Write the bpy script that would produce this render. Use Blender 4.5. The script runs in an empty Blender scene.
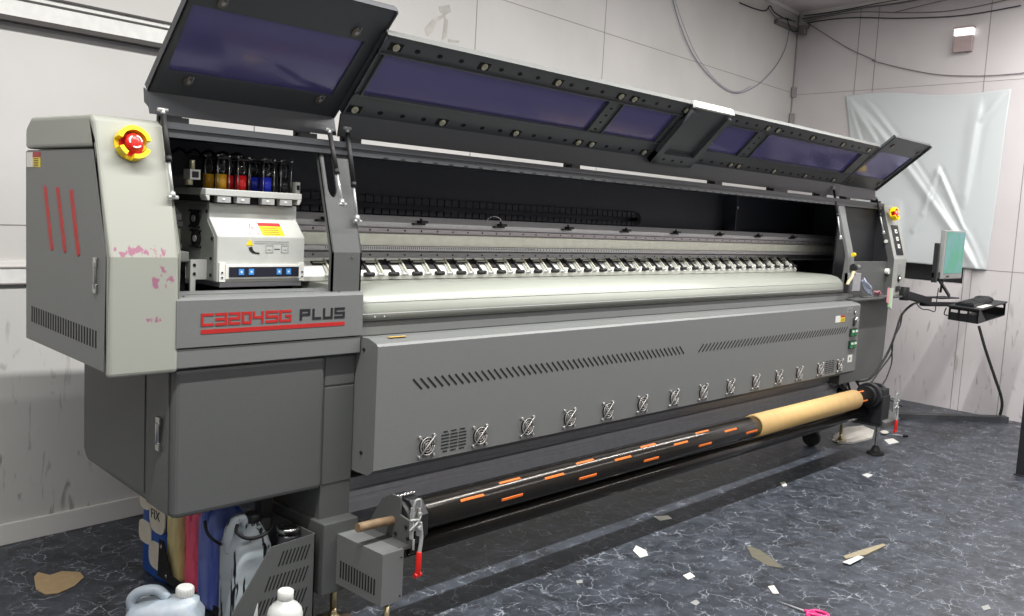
import bpy, bmesh, math, random
from mathutils import Vector, Matrix
random.seed(7)
S = bpy.context.scene
COL = S.collection
PI = math.pi

# ------------------------------------------------------------------ camera
FPX = 911.616
A, B, G = 0.102577, -0.815954, 0.0534376
def _m(r): return Matrix(r)
Rx = _m(((1,0,0),(0,math.cos(A),-math.sin(A)),(0,math.sin(A),math.cos(A))))
Ry = _m(((math.cos(B),0,math.sin(B)),(0,1,0),(-math.sin(B),0,math.cos(B))))
Rz = _m(((math.cos(G),-math.sin(G),0),(math.sin(G),math.cos(G),0),(0,0,1)))
R = Rz @ Rx @ Ry
W2 = Matrix((R.col[0], R.col[2], -R.col[1]))       # camera frame (x right, y down, z forward) -> place frame
EYE = Vector((0, 0, 1.4))
cd = bpy.data.cameras.new('camera'); cam = bpy.data.objects.new('camera', cd); COL.objects.link(cam)
r_, u_, f_ = W2 @ Vector((1,0,0)), W2 @ Vector((0,-1,0)), W2 @ Vector((0,0,1))
mm = Matrix((r_, u_, -f_)).transposed().to_4x4(); mm.translation = EYE
cam.matrix_world = mm
cd.sensor_width = 36; cd.lens = FPX/1024*36; cd.clip_start = .02; cd.clip_end = 60
S.camera = cam
def on(px, py, ax, v):
    """surveying helper: the point of a wall / floor plane that a sight line meets"""
    d = W2 @ Vector((px-512, py-308, FPX)); k = 'XYZ'.index(ax)
    t = (v-EYE[k])/d[k]; return EYE + d*t

# ------------------------------------------------------------------ mesh helpers
def BM(): return bmesh.new()
def face(bm, vs, mi=0, smooth=False):
    try: f = bm.faces.new(vs)
    except ValueError: return None
    f.material_index = mi; f.smooth = smooth; return f
def box(bm, x0, x1, y0, y1, z0, z1, mi=0):
    v = [bm.verts.new(p) for p in ((x0,y0,z0),(x1,y0,z0),(x1,y1,z0),(x0,y1,z0),(x0,y0,z1),(x1,y0,z1),(x1,y1,z1),(x0,y1,z1))]
    for q in ((3,2,1,0),(4,5,6,7),(0,1,5,4),(1,2,6,5),(2,3,7,6),(3,0,4,7)): face(bm, [v[i] for i in q], mi)
def prism(bm, lo, hi, mi=0, smooth=False):
    """closed prism between two matching rings of points"""
    a = [bm.verts.new(p) for p in lo]; b = [bm.verts.new(p) for p in hi]; n = len(a)
    face(bm, a[::-1], mi); face(bm, b, mi)
    for i in range(n): face(bm, (a[i], a[(i+1)%n], b[(i+1)%n], b[i]), mi, smooth)
def prismX(bm, yz, x0, x1, mi=0): prism(bm, [(x0,y,z) for y,z in yz], [(x1,y,z) for y,z in yz], mi)
def prismY(bm, xz, y0, y1, mi=0): prism(bm, [(x,y0,z) for x,z in xz], [(x,y1,z) for x,z in xz], mi)
def prismZ(bm, xy, z0, z1, mi=0): prism(bm, [(x,y,z0) for x,y in xy], [(x,y,z1) for x,y in xy], mi)
def frame_of(d):
    d = d.normalized(); a = Vector((0,0,1)) if abs(d.z) < .9 else Vector((1,0,0))
    u = d.cross(a).normalized(); return u, d.cross(u).normalized()
def cyl(bm, p0, p1, r, r1=None, n=20, mi=0, smooth=True):
    p0, p1 = Vector(p0), Vector(p1); u, w = frame_of(p1-p0); r1 = r if r1 is None else r1
    a, b = [], []
    for i in range(n):
        t = 2*PI*i/n; o = u*math.cos(t)+w*math.sin(t)
        a.append(bm.verts.new(p0+o*r)); b.append(bm.verts.new(p1+o*r1))
    face(bm, a, mi); face(bm, b[::-1], mi)
    for i in range(n): face(bm, (a[i], b[i], b[(i+1)%n], a[(i+1)%n]), mi, smooth)
def tube(bm, pts, r, n=8, mi=0, k=6):
    P = [Vector(p) for p in pts]; Q = []
    if len(P) > 2 and k > 1:
        for i in range(len(P)-1):
            a, b, c, d = P[max(i-1,0)], P[i], P[i+1], P[min(i+2,len(P)-1)]
            for j in range(k):
                t = j/k
                Q.append(.5*((2*b)+(c-a)*t+(2*a-5*b+4*c-d)*t*t+(3*b-a-3*c+d)*t**3))
        Q.append(P[-1])
    else: Q = P
    rings = []; u = None
    for i, q in enumerate(Q):
        d = (Q[min(i+1,len(Q)-1)]-Q[max(i-1,0)]).normalized()
        if u is None: u = frame_of(d)[0]
        u = (u-d*u.dot(d)).normalized(); w = d.cross(u)
        rings.append([bm.verts.new(q+(u*math.cos(2*PI*j/n)+w*math.sin(2*PI*j/n))*r) for j in range(n)])
    for a, b in zip(rings, rings[1:]):
        for j in range(n): face(bm, (a[j], a[(j+1)%n], b[(j+1)%n], b[j]), mi, True)
    face(bm, rings[0][::-1], mi); face(bm, rings[-1], mi)
def lathe(bm, prof, c, n=28, mi=0, axis='Z'):
    rings = []
    for r, h in prof:
        ring = []
        for i in range(n):
            t = 2*PI*i/n; a, b = r*math.cos(t), r*math.sin(t)
            p = (a,b,h) if axis == 'Z' else ((h,a,b) if axis == 'X' else (a,h,b))
            ring.append(bm.verts.new(Vector(c)+Vector(p)))
        rings.append(ring)
    for p, q in zip(rings, rings[1:]):
        for j in range(n): face(bm, (p[j], p[(j+1)%n], q[(j+1)%n], q[j]), mi, True)
    face(bm, rings[0][::-1], mi); face(bm, rings[-1], mi)
def loft(bm, secs, n=32, mi=0, rz=0, c=(0,0)):
    """rounded-rectangle sections (z, half x, half y, corner power, dx, dy)"""
    rings = []
    for z, hx, hy, pw, dx, dy in secs:
        ring = []
        for i in range(n):
            t = 2*PI*(i+.5)/n; ct, st = math.cos(t), math.sin(t); e = 2/pw
            x = dx+hx*math.copysign(abs(ct)**e, ct); y = dy+hy*math.copysign(abs(st)**e, st)
            ring.append(bm.verts.new((c[0]+x*math.cos(rz)-y*math.sin(rz), c[1]+x*math.sin(rz)+y*math.cos(rz), z)))
        rings.append(ring)
    for p, q in zip(rings, rings[1:]):
        for j in range(n): face(bm, (p[j], p[(j+1)%n], q[(j+1)%n], q[j]), mi, True)
    face(bm, rings[0][::-1], mi); face(bm, rings[-1], mi)
def root_of(o):
    while o.parent: o = o.parent
    return o
def obj(name, bm, mats, parent=None, bevel=0, label=None, solid=0, seg=2):
    bmesh.ops.recalc_face_normals(bm, faces=bm.faces)
    if parent is not None:
        off = root_of(parent).location
        for v in bm.verts: v.co -= off
    me = bpy.data.meshes.new(name); bm.to_mesh(me); bm.free()
    for m in (mats if isinstance(mats, (list, tuple)) else [mats]): me.materials.append(m)
    o = bpy.data.objects.new(name, me); COL.objects.link(o)
    if parent is not None: o.parent = parent
    if bevel:
        b = o.modifiers.new('b', 'BEVEL'); b.width = bevel; b.segments = seg; b.limit_method = 'ANGLE'; b.angle_limit = math.radians(40)
        b.harden_normals = False
    if label: o['label'] = label
    return o
def center(o):
    """put the origin of a top-level mesh at its base"""
    vs = [v.co for v in o.data.vertices]
    c = Vector(((min(v.x for v in vs)+max(v.x for v in vs))/2, (min(v.y for v in vs)+max(v.y for v in vs))/2, min(v.z for v in vs)))
    for v in o.data.vertices: v.co -= c
    o.location = c
def tag(o, label, cat, group=None, kind=None):
    o['label'] = label; o['category'] = cat
    if group: o['group'] = group
    if kind: o['kind'] = kind
    return o
def thing(name, loc, label, cat, group=None):
    o = bpy.data.objects.new(name, None); COL.objects.link(o); o.location = loc; o.empty_display_size = .1
    return tag(o, label, cat, group)
def struct(name, bm, m, **k):
    o = obj(name, bm, m, **k); o['kind'] = 'structure'; return o
def copy_at(o, d):
    """copy a part (and its pieces) displaced by d"""
    c = o.copy(); COL.objects.link(c); c.location = o.location + Vector(d)
    for ch in [x for x in bpy.data.objects if x.parent == o]:
        e = ch.copy(); COL.objects.link(e); e.parent = c
    return c

# ------------------------------------------------------------------ materials
def nt(name):
    m = bpy.data.materials.new(name); m.use_nodes = True; return m, m.node_tree.nodes, m.node_tree.links
def srgb(r, g, b):
    f = lambda c: (c/255/12.92) if c/255 <= .04045 else ((c/255+.055)/1.055)**2.4
    return (f(r), f(g), f(b), 1)
def mat(name, col, rough=.5, metal=0, noise=.06, scale=30, bump=0, coat=0, **kw):
    m, n, l = nt(name); p = n['Principled BSDF']
    p.inputs['Roughness'].default_value = rough; p.inputs['Metallic'].default_value = metal
    if coat: p.inputs['Coat Weight'].default_value = coat
    tc = n.new('ShaderNodeTexCoord'); no = n.new('ShaderNodeTexNoise'); no.inputs['Scale'].default_value = scale; no.inputs['Detail'].default_value = 4
    l.new(tc.outputs['Object'], no.inputs['Vector'])
    r = n.new('ShaderNodeValToRGB'); c = col
    r.color_ramp.elements[0].position = .3; r.color_ramp.elements[1].position = .7
    r.color_ramp.elements[0].color = tuple(x*(1-noise) for x in c[:3])+(1,); r.color_ramp.elements[1].color = tuple(min(1, x*(1+noise)) for x in c[:3])+(1,)
    l.new(no.outputs['Fac'], r.inputs['Fac']); l.new(r.outputs['Color'], p.inputs['Base Color'])
    if bump:
        bp = n.new('ShaderNodeBump'); bp.inputs['Strength'].default_value = bump; bp.inputs['Distance'].default_value = .002
        l.new(no.outputs['Fac'], bp.inputs['Height']); l.new(bp.outputs['Normal'], p.inputs['Normal'])
    for k, v in kw.items(): p.inputs[k.replace('_', ' ')].default_value = v
    return m
M = {}
M['grey'] = mat('grey_paint', srgb(113,115,114), .42, noise=.04, scale=220, bump=.15)
M['darkgrey'] = mat('dark_grey_paint', srgb(86,88,87), .45, noise=.04, scale=220, bump=.15)
M['hood'] = mat('hood_paint', srgb(74,76,79), .42, noise=.05, scale=160, bump=.1)
M['black'] = mat('black_paint', srgb(30,31,34), .5)
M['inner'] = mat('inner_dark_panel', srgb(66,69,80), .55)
M['chain'] = mat('cable_chain_plastic', srgb(50,52,60), .6)
M['rubber'] = mat('black_rubber', srgb(22,22,23), .6)
M['hole'] = mat('slot_darkness', srgb(16,16,16), .9)
M['red'] = mat('red_paint', srgb(176,36,34), .45)
M['redplastic'] = mat('red_plastic', srgb(215,35,28), .3)
M['yellow'] = mat('yellow_plastic', srgb(235,205,20), .4)
M['steel'] = mat('steel', srgb(190,190,188), .25, 1)
M['alu'] = mat('aluminium', srgb(150,150,152), .38, .9, scale=80)
M['alurail'] = mat('beam_aluminium', srgb(214,212,214), .4, .15, scale=60)
M['darkalu'] = mat('dark_aluminium', srgb(168,168,172), .42, .3)
M['zinc'] = mat('zinc_plated', srgb(186,188,186), .35, .4)
M['guard'] = mat('fan_guard_wire', srgb(168,166,164), .35, .5)
M['cream'] = mat('cream_cover', srgb(236,236,222), .35)
M['white'] = mat('white_plastic', srgb(226,226,220), .4)
M['carriage'] = mat('carriage_paint', srgb(184,186,181), .4, noise=.03)
M['platform'] = mat('platform_sheet', srgb(176,180,170), .34, .1, noise=.02, scale=8)
M['brass'] = mat('brass', srgb(188,176,140), .3, 1)
M['rust'] = mat('rusty_plate', srgb(84,70,56), .8, noise=.4, scale=40)
M['orange'] = mat('orange_rubber', srgb(228,112,26), .5)
M['labelorange'] = mat('orange_label', srgb(206,166,88), .5)
M['roller'] = mat('black_anodised', srgb(56,53,50), .18, .6)
M['kraft'] = mat('kraft_paper', srgb(205,170,112), .7, noise=.06, scale=18, bump=.1)
M['wood'] = mat('wooden_stick', srgb(126,104,78), .6, noise=.25, scale=25)
M['blue'] = mat('blue_button', srgb(60,140,215), .4)
M['navy'] = mat('navy_strip', srgb(30,32,44), .35)
M['dist'] = mat('screen_bezel', srgb(150,152,150), .4)
M['text_black'] = mat('black_print', srgb(28,28,32), .5)
M['pink'] = mat('pink_plastic', srgb(235,60,130), .35)
M['green'] = mat('green_switch', srgb(20,120,70), .4)
M['bolt'] = mat('bolt_cap', srgb(196,190,160), .35, .5)
M['armcream'] = mat('arm_paint', srgb(196,194,176), .4)
M['railmetal'] = mat('linear_rail', srgb(186,178,182), .4, .2)
M['beige'] = mat('beige_plastic', srgb(186,176,140), .5)
M['bar_paint'] = mat('dark_bar_paint', srgb(66,68,72), .6)
M['boltbrown'] = mat('brown_bolt', srgb(120,110,95), .4, .6)
M['ceiling'] = mat('ceiling_board', srgb(212,203,205), .8, noise=.02, scale=3)
M['gold_ink'] = mat('yellow_ink', srgb(214,160,36), .25)
M['red_ink'] = mat('red_ink', srgb(240,36,40), .25)
M['blue_ink'] = mat('blue_ink', srgb(44,60,215), .25)
M['black_ink'] = mat('black_ink', srgb(38,38,42), .25)

def jug_mat(name, col, ink, lvl0, lvl1):
    """translucent jug with the ink's colour; streaks of spilt ink"""
    m, n, l = nt(name); p = n['Principled BSDF']; tc = n.new('ShaderNodeTexCoord')
    mp = n.new('ShaderNodeMapping'); mp.inputs['Scale'].default_value = (38, 38, 5); l.new(tc.outputs['Object'], mp.inputs['Vector'])
    no = n.new('ShaderNodeTexNoise'); no.inputs['Scale'].default_value = 1; no.inputs['Detail'].default_value = 3; l.new(mp.outputs[0], no.inputs['Vector'])
    r = n.new('ShaderNodeValToRGB'); r.color_ramp.elements[0].position = lvl0; r.color_ramp.elements[1].position = lvl1
    r.color_ramp.elements[0].color = ink; r.color_ramp.elements[1].color = col
    l.new(no.outputs['Fac'], r.inputs['Fac']); l.new(r.outputs['Color'], p.inputs['Base Color'])
    p.inputs['Roughness'].default_value = .35; p.inputs['Subsurface Weight'].default_value = .1
    return m
M['jug_yellow'] = jug_mat('yellow_jug', srgb(226,212,158), srgb(196,174,108), .3, .6)
M['jug_magenta'] = jug_mat('magenta_jug', srgb(250,96,130), srgb(190,34,66), .32, .5)
M['jug_blue'] = jug_mat('blue_jug', srgb(116,134,206), srgb(62,84,180), .3, .6)
M['jug_black'] = jug_mat('black_streaked_jug', srgb(186,196,202), srgb(20,20,22), .40, .44)
M['jug_clear'] = jug_mat('clear_jug', srgb(172,182,190), srgb(156,168,180), .3, .7)
M['bottle_white'] = mat('white_bottle', srgb(206,208,205), .35)

def acrylic():
    m, n, l = nt('violet_tinted_acrylic'); n.remove(n['Principled BSDF']); out = n['Material Output']
    t = n.new('ShaderNodeBsdfTransparent'); t.inputs[0].default_value = (.34, .31, .60, 1)
    d = n.new('ShaderNodeBsdfDiffuse'); d.inputs[0].default_value = srgb(116,110,178)
    g = n.new('ShaderNodeBsdfGlossy'); g.inputs['Roughness'].default_value = .12; g.inputs[0].default_value = (.8,.8,1,1)
    fr = n.new('ShaderNodeFresnel'); fr.inputs[0].default_value = 1.8
    a = n.new('ShaderNodeMixShader'); a.inputs[0].default_value = .5; l.new(t.outputs[0], a.inputs[1]); l.new(d.outputs[0], a.inputs[2])
    b = n.new('ShaderNodeMixShader'); l.new(fr.outputs[0], b.inputs[0]); l.new(a.outputs[0], b.inputs[1]); l.new(g.outputs[0], b.inputs[2])
    l.new(b.outputs[0], out.inputs[0]); return m
M['acrylic'] = acrylic()
def clear():
    m, n, l = nt('clear_tube'); n.remove(n['Principled BSDF']); out = n['Material Output']
    t = n.new('ShaderNodeBsdfTransparent'); t.inputs[0].default_value = (.86,.88,.9,1)
    g = n.new('ShaderNodeBsdfGlossy'); g.inputs['Roughness'].default_value = .08
    fr = n.new('ShaderNodeFresnel'); fr.inputs[0].default_value = 1.5
    b = n.new('ShaderNodeMixShader'); l.new(fr.outputs[0], b.inputs[0]); l.new(t.outputs[0], b.inputs[1]); l.new(g.outputs[0], b.inputs[2]); l.new(b.outputs[0], out.inputs[0]); return m
M['clear'] = clear()

def floor_mat():
    m, n, l = nt('marbled_vinyl'); p = n['Principled BSDF']; tc = n.new('ShaderNodeTexCoord')
    big = n.new('ShaderNodeTexNoise'); big.inputs['Scale'].default_value = 7; big.inputs['Detail'].default_value = 7; big.inputs['Roughness'].default_value = .72
    big.inputs['Distortion'].default_value = .8
    l.new(tc.outputs['Object'], big.inputs['Vector'])
    base = n.new('ShaderNodeValToRGB'); e = base.color_ramp.elements; e[0].position = .32; e[0].color = srgb(23,27,32); e[1].position = .74; e[1].color = srgb(78,84,95)
    l.new(big.outputs['Fac'], base.inputs['Fac'])
    # veins: distance to the borders of distorted cells, broken up by noise
    ds = n.new('ShaderNodeTexNoise'); ds.inputs['Scale'].default_value = 9; ds.inputs['Detail'].default_value = 5; l.new(tc.outputs['Object'], ds.inputs['Vector'])
    mx = n.new('ShaderNodeMix'); mx.data_type = 'VECTOR'; mx.inputs[0].default_value = .13
    l.new(tc.outputs['Object'], mx.inputs[4]); l.new(ds.outputs['Color'], mx.inputs[5])
    col = base.outputs['Color']
    for sc, w, lo, st in ((12, .024, .45, .75), (27, .03, .48, .6)):
        vo = n.new('ShaderNodeTexVoronoi'); vo.feature = 'DISTANCE_TO_EDGE'; vo.inputs['Scale'].default_value = sc; l.new(mx.outputs[1], vo.inputs['Vector'])
        v = n.new('ShaderNodeMapRange'); v.inputs['From Min'].default_value = 0; v.inputs['From Max'].default_value = w; v.inputs['To Min'].default_value = 1; v.inputs['To Max'].default_value = 0
        l.new(vo.outputs['Distance'], v.inputs['Value'])
        mk = n.new('ShaderNodeTexNoise'); mk.inputs['Scale'].default_value = sc*.7; mk.inputs['Detail'].default_value = 3; l.new(tc.outputs['Object'], mk.inputs['Vector'])
        mr = n.new('ShaderNodeMapRange'); mr.inputs['From Min'].default_value = lo; mr.inputs['From Max'].default_value = lo+.14; l.new(mk.outputs['Fac'], mr.inputs['Value'])
        mu = n.new('ShaderNodeMath'); mu.operation = 'MULTIPLY'; l.new(v.outputs[0], mu.inputs[0]); l.new(mr.outputs[0], mu.inputs[1])
        mu2 = n.new('ShaderNodeMath'); mu2.operation = 'MULTIPLY'; mu2.inputs[1].default_value = st; l.new(mu.outputs[0], mu2.inputs[0])
        mc = n.new('ShaderNodeMix'); mc.data_type = 'RGBA'; l.new(mu2.outputs[0], mc.inputs[0]); l.new(col, mc.inputs[6]); mc.inputs[7].default_value = srgb(176,182,192)
        col = mc.outputs[2]
    l.new(col, p.inputs['Base Color']); p.inputs['Roughness'].default_value = .42
    bp = n.new('ShaderNodeBump'); bp.inputs['Strength'].default_value = .2; bp.inputs['Distance'].default_value = .003; l.new(big.outputs['Fac'], bp.inputs['Height']); l.new(bp.outputs[0], p.inputs['Normal'])
    return m
M['floor'] = floor_mat()

def wall_mat(name, c0, c1, scuff_top, amount):
    m, n, l = nt(name); p = n['Principled BSDF']; tc = n.new('ShaderNodeTexCoord')
    no = n.new('ShaderNodeTexNoise'); no.inputs['Scale'].default_value = 1.3; no.inputs['Detail'].default_value = 6; l.new(tc.outputs['Object'], no.inputs['Vector'])
    r = n.new('ShaderNodeValToRGB'); r.color_ramp.elements[0].position = .35; r.color_ramp.elements[1].position = .65
    r.color_ramp.elements[0].color = c0; r.color_ramp.elements[1].color = c1
    l.new(no.outputs['Fac'], r.inputs['Fac'])
    mp = n.new('ShaderNodeMapping'); mp.inputs['Scale'].default_value = (22, 22, 5); mp.inputs['Rotation'].default_value = (.5, .4, .2); l.new(tc.outputs['Object'], mp.inputs['Vector'])
    s = n.new('ShaderNodeTexNoise'); s.inputs['Scale'].default_value = 1; s.inputs['Detail'].default_value = 5; s.inputs['Distortion'].default_value = 1; l.new(mp.outputs[0], s.inputs['Vector'])
    sr = n.new('ShaderNodeMapRange'); sr.inputs['From Min'].default_value = .60; sr.inputs['From Max'].default_value = .70; l.new(s.outputs['Fac'], sr.inputs['Value'])
    sp = n.new('ShaderNodeSeparateXYZ'); l.new(tc.outputs['Object'], sp.inputs[0])
    zr = n.new('ShaderNodeMapRange'); zr.inputs['From Min'].default_value = scuff_top; zr.inputs['From Max'].default_value = scuff_top-.5; l.new(sp.outputs['Z'], zr.inputs['Value'])
    mu = n.new('ShaderNodeMath'); mu.operation = 'MULTIPLY'; l.new(sr.outputs[0], mu.inputs[0]); l.new(zr.outputs[0], mu.inputs[1])
    m2 = n.new('ShaderNodeMath'); m2.operation = 'MULTIPLY'; m2.inputs[1].default_value = amount; l.new(mu.outputs[0], m2.inputs[0])
    mc = n.new('ShaderNodeMix'); mc.data_type = 'RGBA'; l.new(m2.outputs[0], mc.inputs[0]); l.new(r.outputs['Color'], mc.inputs[6]); mc.inputs[7].default_value = srgb(96,90,84)
    l.new(mc.outputs[2], p.inputs['Base Color']); p.inputs['Roughness'].default_value = .55
    return m
M['wall_back'] = wall_mat('painted_panel_wall', srgb(200,199,195), srgb(211,209,206), 1.15, .6)
M['wall_right'] = wall_mat('painted_pinkish_wall', srgb(206,201,202), srgb(216,211,212), 1.2, .4)
M['wall_plain'] = mat('plain_wall', srgb(222,220,216), .7, noise=.02, scale=2)
M['wall_low_bounce'] = mat('low_bounce_grey', srgb(150,148,146), .7, noise=.02, scale=2)  # grey chosen so the unseen walls throw back less light
M['seam'] = mat('wall_seam', srgb(150,144,142), .8)
M['wall_scuff'] = mat('wall_scuff', srgb(186,184,178), .8, noise=.2, scale=12)

def stain_mat(name, col, zones):
    """painted shell with splashes of magenta ink (object space)"""
    m, n, l = nt(name); p = n['Principled BSDF']; tc = n.new('ShaderNodeTexCoord'); p.inputs['Roughness'].default_value = .42
    mp = n.new('ShaderNodeMapping'); mp.inputs['Scale'].default_value = (60, 60, 42); l.new(tc.outputs['Object'], mp.inputs['Vector'])
    s = n.new('ShaderNodeTexNoise'); s.inputs['Scale'].default_value = 1; s.inputs['Detail'].default_value = 4; l.new(mp.outputs[0], s.inputs['Vector'])
    sp = n.new('ShaderNodeSeparateXYZ'); l.new(tc.outputs['Object'], sp.inputs[0])
    tot = None
    for (x0, x1, z0, z1, th) in zones:
        acc = s.outputs['Fac']
        for ax, lo, hi in (('X', x0, x1), ('Z', z0, z1)):
            m1 = n.new('ShaderNodeMath'); m1.operation = 'SUBTRACT'; m1.inputs[1].default_value = (lo+hi)/2; l.new(sp.outputs[ax], m1.inputs[0])
            m2 = n.new('ShaderNodeMath'); m2.operation = 'DIVIDE'; m2.inputs[1].default_value = (hi-lo)/2; l.new(m1.outputs[0], m2.inputs[0])
            m3 = n.new('ShaderNodeMath'); m3.operation = 'POWER'; m3.inputs[1].default_value = 4 if ax == 'X' else 2; m4 = n.new('ShaderNodeMath'); m4.operation = 'ABSOLUTE'
            l.new(m2.outputs[0], m4.inputs[0]); l.new(m4.outputs[0], m3.inputs[0])
            m5 = n.new('ShaderNodeMath'); m5.operation = 'MULTIPLY'; m5.inputs[1].default_value = .14; l.new(m3.outputs[0], m5.inputs[0])
            m6 = n.new('ShaderNodeMath'); m6.operation = 'SUBTRACT'; l.new(acc, m6.inputs[0]); l.new(m5.outputs[0], m6.inputs[1]); acc = m6.outputs[0]
        b = n.new('ShaderNodeMapRange'); b.inputs['From Min'].default_value = th; b.inputs['From Max'].default_value = th+.06; l.new(acc, b.inputs['Value'])
        if tot is None: tot = b.outputs[0]
        else:
            c = n.new('ShaderNodeMath'); c.operation = 'MAXIMUM'; l.new(tot, c.inputs[0]); l.new(b.outputs[0], c.inputs[1]); tot = c.outputs[0]
    k = n.new('ShaderNodeMath'); k.operation = 'MULTIPLY'; k.inputs[1].default_value = .65; l.new(tot, k.inputs[0])
    mc = n.new('ShaderNodeMix'); mc.data_type = 'RGBA'; l.new(k.outputs[0], mc.inputs[0]); mc.inputs[6].default_value = col; mc.inputs[7].default_value = srgb(150,38,105)
    l.new(mc.outputs[2], p.inputs['Base Color']); return m

# ================================================================== THE PLACE
YB0, YB1 = 3.79, 4.13          # back wall, slightly skewed
def back_y(x): return YB0 + (x-1.0)*(YB1-YB0)/7.05
XR0 = 8.05                      # right wall at the corner
def right_x(y): return XR0 - (YB1-y)*.10
H_C = 3.39
corner = Vector((XR0+.0, back_y(XR0), 0))
bm = BM(); prismZ(bm, [(-2.5,-3),(right_x(-3),-3),(XR0,back_y(XR0)),(-2.5,back_y(-2.5))], -.12, 0); struct('floor', bm, M['floor'])
bm = BM(); prismZ(bm, [(-2.5,-3),(right_x(-3),-3),(XR0,back_y(XR0)),(-2.5,back_y(-2.5))], H_C, H_C+.1); struct('ceiling', bm, M['ceiling'])
bm = BM(); prismZ(bm, [(-2.5,back_y(-2.5)),(XR0,back_y(XR0)),(XR0+.1,back_y(XR0)+.12),(-2.5,back_y(-2.5)+.12)], 0, H_C); struct('wall_back', bm, M['wall_back'])
# right wall with a dark opening low behind the monitor
def rseg(bm, y0, y1, z0, z1, t0=0, t1=.1, mi=0):
    prismZ(bm, [(right_x(y0)+t0,y0),(right_x(y1)+t0,y1),(right_x(y1)+t1,y1),(right_x(y0)+t1,y0)], z0, z1, mi)
OY0, OY1, OZ0, OZ1 = 2.42, 2.99, 1.03, 1.26
bm = BM()
rseg(bm, -3, OY0, 0, H_C); rseg(bm, OY1, YB1, 0, H_C); rseg(bm, OY0, OY1, 0, OZ0); rseg(bm, OY0, OY1, OZ1, H_C)
struct('wall_right', bm, M['wall_right'])
bm = BM(); rseg(bm, OY0-.02, OY1+.02, OZ0-.02, OZ1+.02, .1, .13); o = struct('window_1', bm, M['black'])
bm = BM(); box(bm, -2.6, -2.5, -3, back_y(-2.5), 0, H_C); struct('wall_left', bm, M['wall_low_bounce'])
bm = BM(); box(bm, -2.5, right_x(-3), -3.1, -3, 0, H_C); struct('wall_front', bm, M['wall_low_bounce'])
def bseg(bm, x0, x1, z0, z1, t0, t1, mi=0):
    prismZ(bm, [(x0,back_y(x0)-t1),(x1,back_y(x1)-t1),(x1,back_y(x1)-t0),(x0,back_y(x0)-t0)], z0, z1, mi)
bm = BM(); bseg(bm, -2.5, 8.03, 0, .085, 0, .014); struct('baseboard_back', bm, M['wall_plain'], bevel=.003)
# white rail with dark lips, upper left of the back wall
M['rail_white'] = mat('rail_white', srgb(226,226,222), .4)
M['rail_dark'] = mat('rail_dark', srgb(58,54,52), .5)
bm = BM(); bseg(bm, -2.4, 2.6, 2.03, 2.088, 0, .05, 0); bseg(bm, -2.4, 2.6, 2.012, 2.03, 0, .055, 1); bseg(bm, -2.4, 2.6, 2.095, 2.102, 0, .03, 1); bseg(bm, -2.4, 2.6, 2.088, 2.12, 0, .02, 0); bseg(bm, -2.4, 2.6, 2.12, 2.128, 0, .03, 1)
struct('trim_1', bm, [M['rail_white'], M['rail_dark']])
bm = BM(); bseg(bm, -2.4, 1.9, 1.035, 1.092, 0, .02, 0); bseg(bm, -2.4, 1.9, 1.092, 1.098, 0, .024, 1); bseg(bm, -2.4, 1.9, 1.030, 1.035, 0, .02, 1); bseg(bm, -2.4, 1.9, 1.098, 1.117, 0, .012, 2)
struct('trim_2', bm, [M['rail_white'], M['seam'], M['wall_plain']])
# seams of the wall panels
bm = BM()
for px, py in ((473,20),(608,40),(245,50)):
    x = on(px, py, 'Y', 3.95).x; bseg(bm, x-.0025, x+.0025, 0, H_C, 0, .0015)
z = 2.66
bseg(bm, -2.4, 8.0, 2.66, 2.664, 0, .0015); bseg(bm, -2.4, 1.9, 1.255, 1.259, 0, .0015)
for py, px in ((60,854),(50,874),(45,990),(50,1040)):
    y = on(px, py, 'X', 7.93).y; rseg(bm, y-.003, y+.003, 0, H_C, -.0015, 0)
rseg(bm, -3, YB1, 2.64, 2.644, -.0015, 0); rseg(bm, 1.2, 2.36, 1.155, 1.16, -.0015, 0); rseg(bm, 2.35, 2.355, 0, 1.16, -.0015, 0)
struct('trim_3', bm, M['seam'])
bm = BM(); prismZ(bm, [(XR0-.012,back_y(XR0)-.008),(XR0,back_y(XR0)-.012),(XR0,back_y(XR0)),(XR0-.012,back_y(XR0))], 0, H_C)
bm2 = BM(); bseg(bm2, -2.4, 8.0, H_C-.035, H_C, 0, .03); rseg(bm2, -3, YB1-.03, H_C-.035, H_C, -.03, 0); struct('trim_5', bm2, M['wall_plain'])
for zz in (2.38, 2.62): prismZ(bm, [(XR0-.045,back_y(XR0)-.02),(XR0-.01,back_y(XR0)-.05),(XR0,back_y(XR0)-.01),(XR0-.03,back_y(XR0))], zz, zz+.09)
struct('trim_4', bm, M['seam'])

# ================================================================== THE PRINTER
RL = Vector((3.55, 2.65, 0))
PR = thing('large_format_printer', RL, 'huge grey wide-format inkjet printer with raised violet-windowed lids, standing across the marbled floor', 'printer')
M['console'] = stain_mat('off_white_console', srgb(156,158,149), [(.99-3.55,1.15-3.55,1.235,1.268,.42),(1.09-3.55,1.17-3.55,1.12,1.22,.52),(1.07-3.55,1.15-3.55,1.045,1.10,.50)])
M['far_console'] = mat('far_console_paint', srgb(160,161,156), .42, noise=.03)
def P(name, bm, m, bevel=0, parent=None, **k): return obj(name, bm, m, parent or PR, bevel, **k)

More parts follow.
